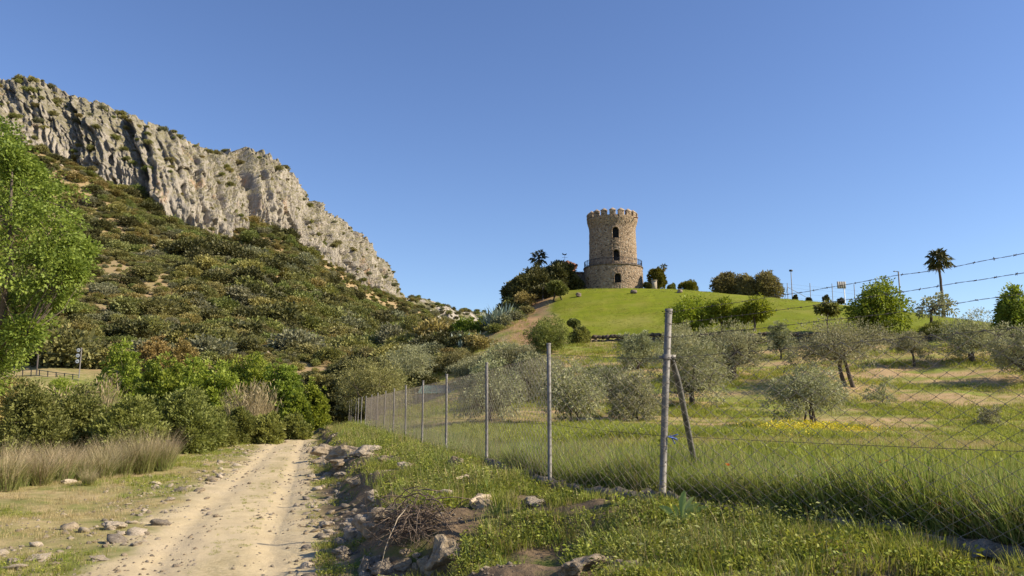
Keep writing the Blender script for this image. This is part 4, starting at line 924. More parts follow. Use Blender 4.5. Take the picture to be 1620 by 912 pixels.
# ------------------------------------------------------------------ dry stone wall under the lawn
W3 = [at(*q) for q in ((905, 543, 84.2), (950, 540, 84), (1030, 541, 81.5), (1110, 535, 77), (1205, 531, 73.6), (1260, 531, 71.5), (1330, 530.5, 70.4), (1400, 531, 69.6), (1470, 531, 69), (1530, 531, 68.3), (1600, 535, 66.5), (1700, 541, 64))]
W3 = np.array(W3); pts, tt = resample(W3, 400); 
dw = thing('dry_stone_wall', 'low dark dry stone wall along the lower edge of the lawn', 'wall', (W3[5][0], W3[5][1], float(H(W3[5][0], W3[5][1]))))
orig = np.array(dw.location); protos = [rock_mesh('stone', 500 + i, M['wallstone'], 2, .2, .8) for i in range(5)]
nst = 0; s = 0.0; L = tt[-1]
while s < L:
    x, y = np.interp(s, tt, pts[:, 0]), np.interp(s, tt, pts[:, 1]); zt_ = float(H(x, y + .9)) + .45; zb_ = float(H(x, y - 1.2)) - .2; hh = max(1.5, min(zt_ - zb_, 2.4)); rows = 3
    for r in range(rows):
        if nst < 300:
            o = link('stone', protos[rnd.randrange(5)], dw, np.array([x + rnd.uniform(-.1, .1), y + rnd.uniform(-.12, .12) - .15 * (rows - r), zt_ - hh + hh * (r + .55) / rows]) - orig)
            o.scale = (rnd.uniform(.34, .5), rnd.uniform(.3, .45), hh / rows * rnd.uniform(.58, .75)); o.rotation_euler = (rnd.uniform(-.3, .3), rnd.uniform(-.3, .3), rnd.uniform(0, 6.28)); nst += 1
    s += L / 96

# ------------------------------------------------------------------ chain link fence
FP = []      # posts: base, top
main_b = at(1045.5, 796, 8.25 * 1.0); main_t = at(1058, 491.5, 8.25)
posts = [(870, 765, 868, 545, 10.2), (770, 733, 770, 575, 14.2)]
y = 18.05
fence = thing('chain_link_fence', 'chain link fence on grey steel posts with barbed wire running along the bank', 'fence', (main_b[0], main_b[1], float(H(main_b[0], main_b[1]))))
fo = np.array(fence.location)
def fpost(b, t, r, nm='post'):
    b = np.asarray(b, float) - fo; t = np.asarray(t, float) - fo; mb = MB(); mb.tube([b - np.array([0, 0, .25]), b * .5 + t * .5, t], r, 10); mb.tube([t - (t - b) * .004, t + (t - b) * .008], r * 1.15, 10)
    return mb.obj(nm, M['galv'], fence, True)
b0 = np.array([main_b[0], main_b[1], float(H(main_b[0], main_b[1]))]); t0 = main_t
mp = fpost(b0, t0, .036)
LINE = [b0]; HT = [t0[2] - b0[2]]
for px, pb, px2, pt, Y in posts:
    b = at(px, pb, Y); b[2] = float(H(b[0], Y)); t = at(px2, pt, Y); fpost(b, t, .027); LINE.append(b); HT.append(t[2] - b[2])
g = np.random.default_rng(8)
for k in range(16):
    x = .49 - .2505 * (y - 10.2); b = np.array([x, y, float(H(x, y))]); t = b + np.array([g.normal() * .02 + .03, g.normal() * .02, 2.50 - b[2]]); fpost(b, t, .027); LINE.append(b); HT.append(t[2] - b[2]); y += 3.9 if k < 8 else 3.2
RB = np.array([3.24, 5.2]); dirr = (RB - b0[:2]) / np.linalg.norm(RB - b0[:2]); PR = []
for s in (4.55, 9.0):
    q = b0[:2] + dirr * s; b = np.array([q[0], q[1], float(H(*q))]); t = b + np.array([0, 0, 2.0]); fpost(b, t, .027); PR.append(b)
# brace
bb = at(1101, 726, 9.6); bb[2] = float(H(bb[0], bb[1])) + .05; bt = b0 + (t0 - b0) * .755 + np.array([.05, .03, 0])
mb = MB(); tb = np.linspace(0, 1, 16)[:, None]; P = bt - fo + (bb - bt) * tb + np.array([.03, .02, .0]) * np.sin(np.clip(tb * 4, 0, 1) * 1.57); mb.tube(P, np.concatenate([[.022, .030], np.full(14, .033)]), 10); mb.obj('brace_post', M['galv'], fence, True)
ax = unit(t0 - b0)
def onpost(f): return b0 + (t0 - b0) * f - fo
for f, nm in ((.755, 'clamp'),):
    mb = MB(); mb.tube([onpost(f - .012), onpost(f + .012)], .048, 12); mb.box(onpost(f) + np.array([.06, .03, 0]), (.07, .045, .045)); mb.box(onpost(f) - np.array([.055, 0, .005]), (.05, .02, .03)); mb.tube([onpost(f) + np.array([.055, -.03, 0]), onpost(f) + np.array([.055, .08, 0])], .008, 5); mb.obj(nm, M['galv'], fence)
for f in (.985, .93, .86, .80, .62, .5, .42, .3, .2, .1, .03):
    mb = MB(); mb.tube([onpost(f - .002), onpost(f + .002)], .0415, 10, False); mb.obj('tie_wire', M['wire'], fence)
mb = MB(); c = onpost(.345); g = np.random.default_rng(2)
for i in range(5): a = c + np.array([.035, -.03, 0]); mb.tube([a, a + np.array([.03 + .02 * i, g.normal() * .03, .015 - .012 * i]), a + np.array([.08 + g.normal() * .02, g.normal() * .03, g.normal() * .03])], .006, 4)
mb.obj('cord_tie', M['blue'], fence)
# wires and mesh
def run(P, hs, step=.12, sag=.0):
    """points along a polyline of post feet at given heights"""
    out = []
    for i in range(len(P) - 1):
        n = max(2, int(np.linalg.norm(P[i + 1] - P[i]) / step)); t = np.linspace(0, 1, n, endpoint=False)[:, None]
        q = P[i] + (P[i + 1] - P[i]) * t; q[:, 2] += (hs[i] + (hs[i + 1] - hs[i]) * t[:, 0]) - sag * np.sin(math.pi * t[:, 0]); out.append(q)
    out.append(P[-1:] + np.array([[0, 0, hs[-1]]])); return np.concatenate(out)
RP = np.array([b0] + PR); hm = t0[2] - b0[2]; lean = (t0 - b0) / hm
g = np.random.default_rng(4)
for f in (.99, .925, .855):
    Q = run(RP, [hm * f, 2.0 * f, 2.0 * f], .035, .02) - fo; Q[:, 2] += .006 * fbm(np.arange(len(Q)) * .08, np.full(len(Q), f * 50.), o=3); Q[:, :2] += lean[:2] * f * hm * np.clip(1 - np.linalg.norm(Q[:, :2] - (b0 - fo)[:2], axis=1) / 4.5, 0, 1)[:, None]
    mb = MB(); s = np.arange(len(Q)); tw = np.stack([0 * s, np.sin(s * 1.3) * .0022, np.cos(s * 1.3) * .0022], -1); mb.tube(Q + tw, .0014, 3, False); mb.tube(Q - tw, .0014, 3, False)
    wr = mb.obj('barbed_wire', M['barb'], fence)
    mb = MB()
    for i in range(3, len(Q) - 1, 4):
        for q in range(2):
            d = unit(g.normal(size=3)) * .013; mb.tube([Q[i] - d, Q[i] + d], .0018, 3, False)
        mb.tube([Q[i] - (Q[i + 1] - Q[i]) * .22, Q[i] + (Q[i + 1] - Q[i]) * .22], .0042, 5)
    stuff(mb.obj('barb', M['barb'], wr))
FR_M, FL_M = .745, .90      # mesh height as a share of the post
hR = [hm * FR_M, 1.49, 1.49]; LP = np.array(LINE); hL = [hm * FR_M] + [h * .93 for h in HT[1:]]
for nm, f in (('top_wire', 1.0), ('middle_wire', .47)):
    for P, hs in ((RP, hR), (LP, hL)):
        Q = run(P, [h * f for h in hs], .3, .01) - fo; mb = MB(); mb.tube(Q, .0024, 3, False); mb.obj('tension_wire', M['barb'], fence)
def link_mesh(P, hs, cell, r, far=1e9):
    """woven diamond mesh: each wire zigzags upright and hooks into its neighbours"""
    D = np.concatenate([[0], np.cumsum(np.linalg.norm(np.diff(P[:, :2], axis=0), axis=1))]); mb = MB(); n = int(D[-1] / cell); hv = cell * 1.18
    x = lambda s: np.stack([np.interp(s, D, P[:, 0]), np.interp(s, D, P[:, 1]), np.interp(s, D, P[:, 2])], -1); g = np.random.default_rng(1)
    for k in range(n):
        s0 = k * cell
        if s0 > far: break
        top = np.interp(s0, D, hs); m = int(top / hv * 2); j = np.arange(m + 1); s = np.clip(s0 + ((j + k) % 2) * cell * 1.02, 0, D[-1] - 1e-3); h = top - j * hv / 2
        q = x(s); q[:, 2] += h + .004; off = .004 * (((j + k) % 2) * 2 - 1); q[:, 0] += off + .006 * fbm(s * 3, h * 3, o=2); q[:, 1] += .010 * fbm(s * 2 + 9, h * 2, o=2)
        mb.tube(q - fo, r, 3, False)
    return mb
stuff(link_mesh(RP, hR, .094, .0040).obj('wire_mesh', M['wire'], fence))
stuff(link_mesh(LP, hL, .094, .0033, 38).obj('wire_mesh', M['wire'], fence))
# rough concrete kerb under the fence
def kerb(P, w, h, name):
    pts, t = resample(np.array(P), int(np.linalg.norm(np.array(P[-1]) - np.array(P[0])) / .06)); d = unit(np.gradient(pts[:, :2], axis=0)); nr = np.stack([-d[:, 1], d[:, 0]], -1); G4 = []
    for u, hh in ((-.62, -.12), (-.56, .02), (-.45, .75), (-.15, 1), (.2, 1.02), (.45, .8), (.55, .0), (.6, -.12)):
        ww = w * (1 + .22 * fbm(t * 1.1, np.full(len(t), u * 3), o=3)); q = np.zeros((len(t), 3)); q[:, :2] = pts[:, :2] + nr * (u * ww)[:, None]
        q[:, 2] = H(pts[:, 0], pts[:, 1]) + hh * h * (1 + .8 * fbm(t * 2.2, np.full(len(t), u * 4), o=4)) + .022 * fbm(t * 9, np.full(len(t), u * 9), o=3); G4.append(q - fo)
    mb = MB(); mb.grid(np.array(G4).transpose(1, 0, 2)); return mb.obj(name, M['concrete'], fence, True)
kerb([PR[1], PR[0], b0, LINE[1], LINE[2]], .21, .075, 'concrete_kerb')

# second fence of square wire along the back of the meadow
B2 = [(556, 646, 66), (600, 647, 66), (640, 640, 66), (690, 633, 64), (740, 626, 62), (800, 616, 58), (850, 608, 55), (1000, 604, 50)]
W2 = []
for px, top, Y in B2: q = at(px, top, Y); W2.append([q[0], q[1], q[2]])
W2 = np.array(W2); pts, tt = resample(W2, 160); gz = H(pts[:, 0], pts[:, 1]) 
sf = thing('wire_netting_fence', 'grey square wire netting fence closing off the back of the meadow', 'fence', (pts[40][0], pts[40][1], gz[40])); so_ = np.array(sf.location); mb = MB()
for k in range(9):
    f = k / 8; q = pts.copy(); q[:, 2] = gz + (np.maximum(pts[:, 2], gz + 1.2) - gz) * f; mb.tube(q - so_, .011, 3, False)
for s in np.arange(0, tt[-1], .22):
    q = np.array([np.interp(s, tt, pts[:, i]) for i in range(3)]); z0 = float(np.interp(s, tt, gz)); mb.tube(np.array([[q[0], q[1], z0], [q[0], q[1], max(q[2], z0 + 1.2)]]) - so_, .010, 3, False)
stuff(mb.obj('wire_netting', M['galv'], sf))
for s in np.arange(0, tt[-1], 4.5):
    q = np.array([np.interp(s, tt, pts[:, i]) for i in range(3)]); z0 = float(np.interp(s, tt, gz)); mb = MB(); mb.tube(np.array([[q[0], q[1], z0 - .2], [q[0], q[1], max(q[2], z0 + 1.2) + .08]]) - so_, .035, 6); mb.obj('post', M['galv'], sf)

# green roofed shed in the trees
SY = 70.0; x0, x1 = at(660, 620, SY)[0], at(722, 620, SY)[0]; zs0, zs1 = zpx(690, 624, SY), zpx(690, 611, SY + 3.2); gsh = float(H((x0 + x1) / 2, SY)); cx_ = (x0 + x1) / 2
sh = thing('garden_shed', 'shed with a green sheet metal roof among the olives behind the fence', 'shed', (cx_, SY, gsh))
mb = MB(); mb.box((0, 1.6, (zs0 - gsh) / 2 - .25), (x1 - x0 - .3, 3.0, zs0 - gsh + .35)); mb.obj('wall', M['plaster'], sh)
n = 16
for i in range(n):
    xa = -(x1 - x0) / 2 + (x1 - x0) * i / n; xb = xa + (x1 - x0) / n * .97; mb = MB(); z0_, z1_ = zs0 - gsh + .05, zs1 - gsh + .05; xm = (xa + xb) / 2
    mb.grid(np.array([[[xa, -.2, z0_], [xm, -.2, z0_ + .07], [xb, -.2, z0_]], [[xa, 3.4, z1_], [xm, 3.4, z1_ + .07], [xb, 3.4, z1_]]])); mb.obj('roof_sheet', M['greenroof'], sh)

# road with railing and round signs at the left
Yr = 68.0
rl = thing('road_railing', 'green metal railing along the road at the far left', 'railing', (at(60, 600, Yr)[0], Yr, float(H(at(60, 600, Yr)[0], Yr)))); ro_ = np.array(rl.location)
RPx = [(-70, 584, 600), (0, 588, 604), (55, 585, 601), (90, 590, 605), (125, 594, 608)]; topq = np.array([at(a, b, Yr) for a, b, c in RPx]); botq = np.array([at(a, c, Yr) for a, b, c in RPx])
tq, s1 = resample(topq, 60); bq, _ = resample(botq, 60)
for q, nm in ((tq, 'top_rail'), (tq * .45 + bq * .55, 'middle_rail')):
    mb = MB(); mb.tube(q - ro_, .035, 5); mb.obj(nm, M['greenrail'], rl)
for i in range(0, 60, 4):
    mb = MB(); mb.tube(np.array([bq[i] - [0, 0, .6], tq[i] + [0, 0, .05]]) - ro_, .04, 5); mb.obj('post', M['iron'], rl)
mb = MB(); kb = MB()
strip = np.stack([bq + [0, -.15, -.10], bq + [0, .4, .02], bq + [0, 3.5, .35], bq + [0, 5, .45]], 1); kb.grid(strip); 
k_ = NT('reddish_path'); struct(kb.obj('road', k_.pbr(k_.mix(k_.noise(k_.pos(), 2, 5), (.36, .22, .14), (.50, .34, .24)), .95)))
bk_ = MB(); bk_.grid(np.stack([bq + [0, -.16, -3.], bq + [0, -.15, .06], bq + [0, .05, .06], bq + [0, .05, -.5]], 1)); struct(bk_.obj('road_retaining_wall', M['plaster']))
xs_ = at(123, 607, Yr + 1)[0]; zg = zpx(122, 607, Yr + 1)
sg = thing('road_sign', 'three round black and white signs stacked on one pole at the far left', 'road sign', (xs_, Yr + 1, zg - .6))
zz = zg - .6; mb = MB(); mb.tube([(0, .06, -.6), (.05, .06, zpx(124, 550, Yr + 1) - zz)], .05, 7); mb.obj('pole', M['galv'], sg)
for i, (px, py) in enumerate(((124.6, 554.2), (123.6, 562.8), (122.8, 571.8))):
    c = at(px, py, Yr + 1) - np.array([xs_, Yr + 1, zz]); R = .225
    D = lambda r, y, n=20: np.array([[c[0] + r * math.cos(6.2832 * q / n), y, c[2] + r * math.sin(6.2832 * q / n)] for q in range(n)])
    mb = MB(); V = np.concatenate([D(R, -.03), D(R, .02)]); mb.add(V, [[q, (q + 1) % 20, 20 + (q + 1) % 20, 20 + q] for q in range(20)]); mb.F.append(np.array([list(range(20)), list(range(39, 19, -1))])); mb.T.append(np.full(2, .5)); sp = mb.obj('sign_plate', M['blackpaint'], sg)
    mb = MB(); mb.add(D(R * .72, -.034), [list(range(20))]); mb.obj('sign_face', M['white'], sp)
    mb = MB(); mb.box((c[0] - .045, -.037, c[2]), (.055, .004, .13)); mb.box((c[0] + .045, -.037, c[2]), (.06, .004, .13)); mb.obj('sign_mark', M['greypaint'], sp)
xq = at(57, 600, Yr + .3)[0]; zq = zpx(57, 600, Yr + .3); mb = MB(); mb.tube([(0, 0, -.6), (0, 0, zpx(57, 561, Yr + .3) - zq)], .06, 6); tag(mb.obj('road_post', M['polewood'], None, loc=(xq, Yr + .3, zq)), 'dark upright post taller than the road railing it stands in', 'post')

# ------------------------------------------------------------------ uncountable ground cover (geometry nodes over point clouds)
PROTO = {}
def proto_collection(name, meshes):
    c = bpy.data.collections.new(name)
    for i, me in enumerate(meshes):
        o = bpy.data.objects.new('%s_%02d' % (name, i), me); c.objects.link(o)
    return c
_ng = {}
def scatter(name, P, S, col, nkinds, idx=None, tilt=.12, g=None, S3=None):
    g = g or NP; n = len(P)
    me = bpy.data.meshes.new(name); me.vertices.add(n); me.vertices.foreach_set("co", np.asarray(P, np.float32).ravel())
    rot = np.stack([g.normal(size=n) * tilt, g.normal(size=n) * tilt, g.uniform(0, 6.283, n)], -1)
    S3 = np.repeat(np.asarray(S, float)[:, None], 3, 1) if S3 is None else S3
    for an, ty, v in (("rot", 'FLOAT_VECTOR', rot), ("scl", 'FLOAT_VECTOR', S3)):
        q = me.attributes.new(an, ty, 'POINT'); q.data.foreach_set("vector", v.astype(np.float32).ravel())
    q = me.attributes.new("idx", 'INT', 'POINT'); q.data.foreach_set("value", (g.integers(0, nkinds, n) if idx is None else np.asarray(idx)).astype(np.int32))
    o = link(name, me); t = bpy.data.node_groups.new(name, 'GeometryNodeTree')
    t.interface.new_socket('Geometry', in_out='INPUT', socket_type='NodeSocketGeometry'); t.interface.new_socket('Geometry', in_out='OUTPUT', socket_type='NodeSocketGeometry')
    a = t.nodes.new('NodeGroupInput'); z = t.nodes.new('NodeGroupOutput'); m = t.nodes.new('GeometryNodeMeshToPoints'); ip = t.nodes.new('GeometryNodeInstanceOnPoints'); ci = t.nodes.new('GeometryNodeCollectionInfo')
    ci.inputs['Collection'].default_value = col; ci.inputs['Separate Children'].default_value = True; ci.inputs['Reset Children'].default_value = True
    ip.inputs['Pick Instance'].default_value = True
    L = t.links.new; L(a.outputs[0], m.inputs[0]); L(m.outputs[0], ip.inputs['Points']); L(ci.outputs[0], ip.inputs['Instance'])
    for an, ty, sk in (("rot", 'FLOAT_VECTOR', 'Rotation'), ("scl", 'FLOAT_VECTOR', 'Scale'), ("idx", 'INT', 'Instance Index')):
        q = t.nodes.new('GeometryNodeInputNamedAttribute'); q.data_type = ty; q.inputs['Name'].default_value = an; L(q.outputs[0], ip.inputs[sk])
    L(ip.outputs[0], z.inputs[0]); o.modifiers.new('scatter', 'NODES').node_group = t
    return stuff(o)
def blades(mb, n, R, h, w, g, bend=.5, tl=0., tint=None, seg=2, splay=.5):
    th = g.uniform(0, 6.283, n); rr = R * np.sqrt(g.random(n)); B = np.stack([np.cos(th) * rr, np.sin(th) * rr, np.zeros(n)], -1)
    hh = h * g.uniform(.5, 1.15, n); a = th + g.normal(size=n) * .9; out = np.stack([np.cos(a), np.sin(a), 0 * a], -1) * (splay * g.uniform(.2, 1.1, n))[:, None]
    sd = np.stack([-np.sin(a + 1.2 * g.normal(size=n)), np.cos(a), 0 * a], -1); sd = unit(sd) * w * .5; V = []
    for k in range(seg + 1):
        t = k / seg; c = B + out * (hh * (t * .55 + bend * t * t))[:, None]; c[:, 2] += hh * (t - .30 * bend * t * t); ww = (1 - t) ** .6 if k < seg else .06
        V += [c - sd * ww, c + sd * ww]
    V = np.stack(V, 1); m = 2 * (seg + 1); tn = g.random(n) if tint is None else tint
    for k in range(seg):
        F = np.arange(n)[:, None] * m + np.array([2 * k, 2 * k + 1, 2 * k + 3, 2 * k + 2])[None]
        if k == 0: mb.add(V.reshape(-1, 3), F, tn)
        else: mb.F.append(F + mb.n - n * m); mb.T.append(np.broadcast_to(tn, (n,)))
def weed(mb, n, R, h, L, W, g):
    th = g.uniform(0, 6.283, n); rr = R * np.sqrt(g.random(n)); C = np.stack([np.cos(th) * rr, np.sin(th) * rr, h * g.random(n)], -1)
    leaves(mb, C, np.stack([np.cos(th), np.sin(th), g.uniform(-.1, .9, n)], -1) + g.normal(size=(n, 3)) * .4, L, W, g.random(n), g, .2)
def mk(fn, mat, k, nm, *a, **kw):
    out = []
    for i in range(k):
        g = np.random.default_rng(i * 7 + len(nm)); mb = MB(); fn(mb, *a, g=g, **kw); out.append(mb.mesh(nm, M[mat]))
    return out
short = mk(blades, 'grass', 3, 'short_grass', 26, .11, .15, .007, seg=2)
dryc = mk(blades, 'dry', 2, 'dry_grass', 20, .11, .13, .005, seg=2)
weeds = mk(weed, 'weed', 3, 'weeds', 52, .12, .10, .034, .019)
weeds2 = mk(weed, 'bush', 2, 'stalky_weeds', 44, .07, .24, .032, .012) + mk(blades, 'dry', 1, 'dry_stalks', 10, .10, .34, .004, seg=2, splay=.35) + mk(blades, 'tall', 1, 'coarse_grass', 16, .09, .26, .010, seg=3, bend=.6)
tall = mk(blades, 'tall', 4, 'tall_grass', 20, .13, .62, .013, seg=3, bend=.45, splay=.42)
seed_ = mk(blades, 'dry', 2, 'seed_grass', 9, .14, .70, .006, seg=3, bend=.6, splay=.4)
flow = []
for i in range(1):
    g = np.random.default_rng(i); mb = MB(); n = 16; C = np.stack([g.normal(size=n) * .12, g.normal(size=n) * .12, g.uniform(.12, .24, n)], -1); leaves(mb, C, g.normal(size=(n, 3)), .022, .022, g.random(n), g); flow.append(mb.mesh('yellow_flowers', M['flower_y']))
CB_ = proto_collection('bank_plants', short + dryc + weeds + weeds2)      # 8-11 taller kinds; 0-2 green, 3-4 dry, 5-7 weeds
CT_ = proto_collection('meadow_plants', tall + seed_ + flow + weeds2)     # 7-10 stalky kinds; 0-3 tall, 4-5 seed heads, 6 flowers
def polar(n, r0, r1, a=40.):
    r = np.exp(NP.uniform(math.log(r0), math.log(r1), n)); z = np.radians(NP.uniform(-a, a, n)); return r * np.sin(z), r * np.cos(z), r
def bank_layer():
    x, y, r = polar(125000, 2.6, 60); d = dpath(x, y); fd = x - fencex(y)
    n1 = fbm(x * .8, y * .8, o=3); n2 = fbm(x * 2.3 + 30, y * 2.3, o=2); w = np.clip((x - pathx(y)) / np.maximum(fencex(y) - pathx(y), .5), 0, 1.2)
    hole = np.exp(-(((x - HOLE[0]) / .6) ** 2 + ((y - HOLE[1]) / .7) ** 2))
    k = (d > 1.15) & (fd < -.08 - .22 * (y < 13) * NP.random(len(x))) & (np.maximum(n1, -.45 + .5 * (1 - sstep(.6, .8, w)) * -1) * 1.1 + .4 * n2 + 1.0 * (w - .58) - 1.5 * hole > NP.normal(size=len(x)) * .25); x, y, r, n1, n2, d = [q[k] for q in (x, y, r, n1, n2, d)]
    k = np.ones(len(x), bool)
    for rx, ry, ra in ROCKS: k &= ((x - rx) / (ra * 1.05)) ** 2 + ((y - ry + .10) / (ra * 1.0 + .12)) ** 2 > 1
    x, y, r, n1, n2, d = [q[k] for q in (x, y, r, n1, n2, d)]
    ix = NP.integers(0, 3, len(x)); u = NP.random(len(x)); ix = np.where((n2 > -.1) & (u < .45), 5 + NP.integers(0, 3, len(x)), ix); ix = np.where((u > .62) & (n1 > -.1), 8 + NP.integers(0, 4, len(x)), ix); ix = np.where((u > .80), 3 + NP.integers(0, 2, len(x)), ix); ix = np.where((d < 2.1) & (u > .55), 3 + NP.integers(0, 2, len(x)), ix)
    s = NP.uniform(.55, 1.25, len(x)) * np.clip(.8 + r / 28, 0, 1.8) * np.where(d < 2, .65, 1)
    scatter('bank_grass', np.stack([x, y, H(x, y) - .012], -1), s, CB_, 12, ix)
def verge_layer():
    x, y, r = polar(60000, 5, 62); d = dpath(x, y); n1 = fbm(x * .45, y * .45, o=3); n2 = fbm(x * 1.7 + 30, y * 1.7, o=2)
    k = (d < -1.15) & (d > -12) & (n1 * .5 + n2 + .55 + .35 * sstep(-1.2, -2.6, d) - .35 > NP.normal(size=len(x)) * .3) & (NP.random(len(x)) < sstep(-1.05, -2.4, d) * .85 + .1)
    c = (np.abs(d - .1) < .32) & (n2 + n1 > .25); cc = c & (NP.random(len(x)) < .7); k |= cc; x, y, r, n1, n2, d = [q[k] for q in (x, y, r, n1, n2, d)]
    u = NP.random(len(x)); grn = n1 + .3 * sstep(14, 26, y) + .12 > .12; ix = np.where(grn & (u < .75), NP.integers(0, 3, len(x)), 3 + NP.integers(0, 2, len(x))); ix = np.where(grn & (u < .22), 5 + NP.integers(0, 3, len(x)), ix)
    s = NP.uniform(.35, .75, len(x)) * np.clip(.75 + r / 30, 0, 1.6) * np.where(d > -1, .4, 1); ix = np.where(d > -1, np.minimum(ix, 2), ix)
    scatter('verge_grass', np.stack([x, y, H(x, y) - .01], -1), s, CB_, 8, ix)
verge_layer()
def tall_layer():
    n = 34000; y = np.exp(NP.uniform(math.log(3.4), math.log(62), n)); y = np.where(NP.random(n) < .35, NP.uniform(3, 14, n), y); fd = .24 + NP.exponential(1.5, n); x = fencex(y) + fd
    k = fd < 6.5; x, y, fd = x[k], y[k], fd[k]; r = np.hypot(x, y); n1 = fbm(x * .5, y * .5, o=3); n2 = fbm(x * 1.6, y * 1.6, o=2)
    s = (.74 - .32 * sstep(8, 20, y)) * NP.uniform(.5, 1.25, len(x)) * (1 - .50 * sstep(1.2, 4.5, fd)) * (1 + .28 * n1); k = NP.random(len(x)) < .95 - .2 * sstep(2, 6, fd); x, y, fd, s, n1, n2 = [q[k] for q in (x, y, fd, s, n1, n2)]
    u = NP.random(len(x)); ix = NP.integers(0, 4, len(x)); ix = np.where(u > .84 - .28 * sstep(.1, .5, n2), 4 + NP.integers(0, 2, len(x)), ix); wd2 = u < .16; ix = np.where(wd2, 7 + NP.integers(0, 4, len(x)), ix); s = np.where(wd2, s * 1.9, s)
    scatter('tall_grass', np.stack([x, y, H(x, y) - .02], -1), s, CT_, 11, ix, .28)
tall_layer()
def field_layer():
    x, y, r = polar(120000, 7, 95); fd = x - fencex(y); k = (fd > 2) & (x > -14 + .0 * y); x, y, r = x[k], y[k], r[k]
    lm = pdist(x, y, LAWN); dm = pdist(x, y, DIRT); hm_ = pdist(x, y, HILL); k = (lm < -.3) & (dm < -1) & (hm_ < -1) & ~((lm > -3.2) & (x > -2)); x, y, r = x[k], y[k], r[k]
    n1 = fbm(x * .13, y * .30 + 4, o=3); n2 = fbm(x * .9, y * .9, o=2); u = NP.random(len(x)); dens = .80 - .30 * sstep(.05, .35, n1); k = u < dens; x, y, r, n1, n2 = [q[k] for q in (x, y, r, n1, n2)]
    u = NP.random(len(x)); dry = (n1 + .25 * n2 > .02); ix = np.where(dry & (u < .75), 3 + NP.integers(0, 2, len(x)), NP.integers(0, 3, len(x))); ix = np.where((u > .85) & ~dry, 5 + NP.integers(0, 3, len(x)), ix)
    s = NP.uniform(.7, 1.3, len(x)) * (1.0 + r / 32) * (1.25 - .5 * dry); S3 = np.stack([s, s, s * (1.2 - .65 * sstep(14, 28, r))], -1)
    scatter('meadow_grass', np.stack([x, y, H(x, y) - .02], -1), s, CB_, 8, ix, .15, S3=S3)
    g = np.random.default_rng(3); n = 170; a = ground_hit(1215, 694); b = ground_hit(1350, 690); t = g.random(n); x = a[0] + (b[0] - a[0]) * t + g.normal(size=n) * .5; y = a[1] + (b[1] - a[1]) * t + g.normal(size=n) * .9
    scatter('yellow_flower_patch', np.stack([x, y, H(x, y)], -1), g.uniform(1, 2.0, n), CT_, 7, np.full(n, 6))
field_layer()

# ------------------------------------------------------------------ hillside scrub
def scrub(mat, seed, nm, n=6, per=26, nl=15, L=.17, W=.10, cr=.21):
    g = np.random.default_rng(seed); mb = MB(); bl = []
    for i in range(n):
        th = i * 2.4 + g.uniform(-.3, .3); q = .62 * math.sqrt(i / n); s = g.uniform(.45, .62); bl.append(((math.cos(th) * q, math.sin(th) * q, .42 + .3 * (1 - q) + g.uniform(-.1, .1)), (s, s, s * .85)))
    crown(mb, bl, per, nl, cr, L, W, g, .45, .6, .05); return mb.mesh(nm, M[mat])
SCR = [scrub('hill1', 1, 'scrub'), scrub('hill1', 2, 'scrub'), scrub('hill2', 3, 'scrub'), scrub('hill2', 4, 'scrub'), scrub('hill3', 5, 'scrub'), scrub('hill4', 6, 'scrub'), scrub('darktree', 7, 'scrub')]
SLAB = ['olive green scrub bush scattered over the slope under the cliff', 'olive green scrub bush scattered over the slope under the cliff', 'fresher green scrub bush scattered over the slope under the cliff', 'fresher green scrub bush scattered over the slope under the cliff', 'golden brown scrub bush scattered over the slope under the cliff', 'grey green scrub bush scattered over the slope under the cliff', 'very dark holm oak bush scattered over the slope under the cliff']
SCOL = ['olive green', 'olive green', 'fresh green', 'fresh green', 'golden brown', 'grey green', 'dark']
def slab(k, x, y, z, s):
    yc = y * CP + (z - CAMZ) * SP; zc = (z - CAMZ) * CP - y * SP; px = CXP + FPX * x / yc; py = CYP - FPX * zc / yc
    cb = np.interp(px, [q[0] for q in CB], [q[1] for q in CB]); f = (py - cb) / (585 - cb)
    row = 'just under the cliff foot' if f < .22 else ('high on the slope' if f < .42 else ('at mid slope' if f < .65 else ('low on the slope' if f < .85 else 'at the foot of the slope')))
    col = 'behind the big leafy tree' if px < 150 else ('left of the cliff middle' if px < 260 else ('below the cliff middle' if px < 400 else ('below the right cliff' if px < 520 else 'near the end of the cliff')))
    return f"{'broad' if s / y * FPX > 16 else 'smaller'} {SCOL[k]} bush {row}, {col}"
def cliff_label(P, v, c):
    px = CXP + FPX * P[0] / (P[1] * CP + (P[2] - CAMZ) * SP)
    row = 'on the skyline of the cliff' if v > .97 else ('on an upper ledge of the cliff' if v > .66 else ('in the middle of the cliff wall' if v > .33 else 'low on the cliff wall'))
    col = 'at its left end' if px < 110 else ('above the dark gullies' if px < 250 else ('between gullies and notch' if px < 360 else ('on the highest knob' if px < 450 else ('on the long falling ridge' if px < 560 else 'near its right end'))))
    return f"small {SCOL[c]} shrub {row}, {col}"
SGRP = ['olive green scrub on the slope', 'olive green scrub on the slope', 'fresh green scrub on the slope', 'fresh green scrub on the slope', 'golden brown scrub on the slope', 'grey green scrub on the slope', 'dark holm oaks on the slope']
GLEN = [(-22, 72), (-16, 72), (-9, 76), (-4, 90), (0, 100), (3, 112), (-6, 135), (-20, 140), (-20, 110)]
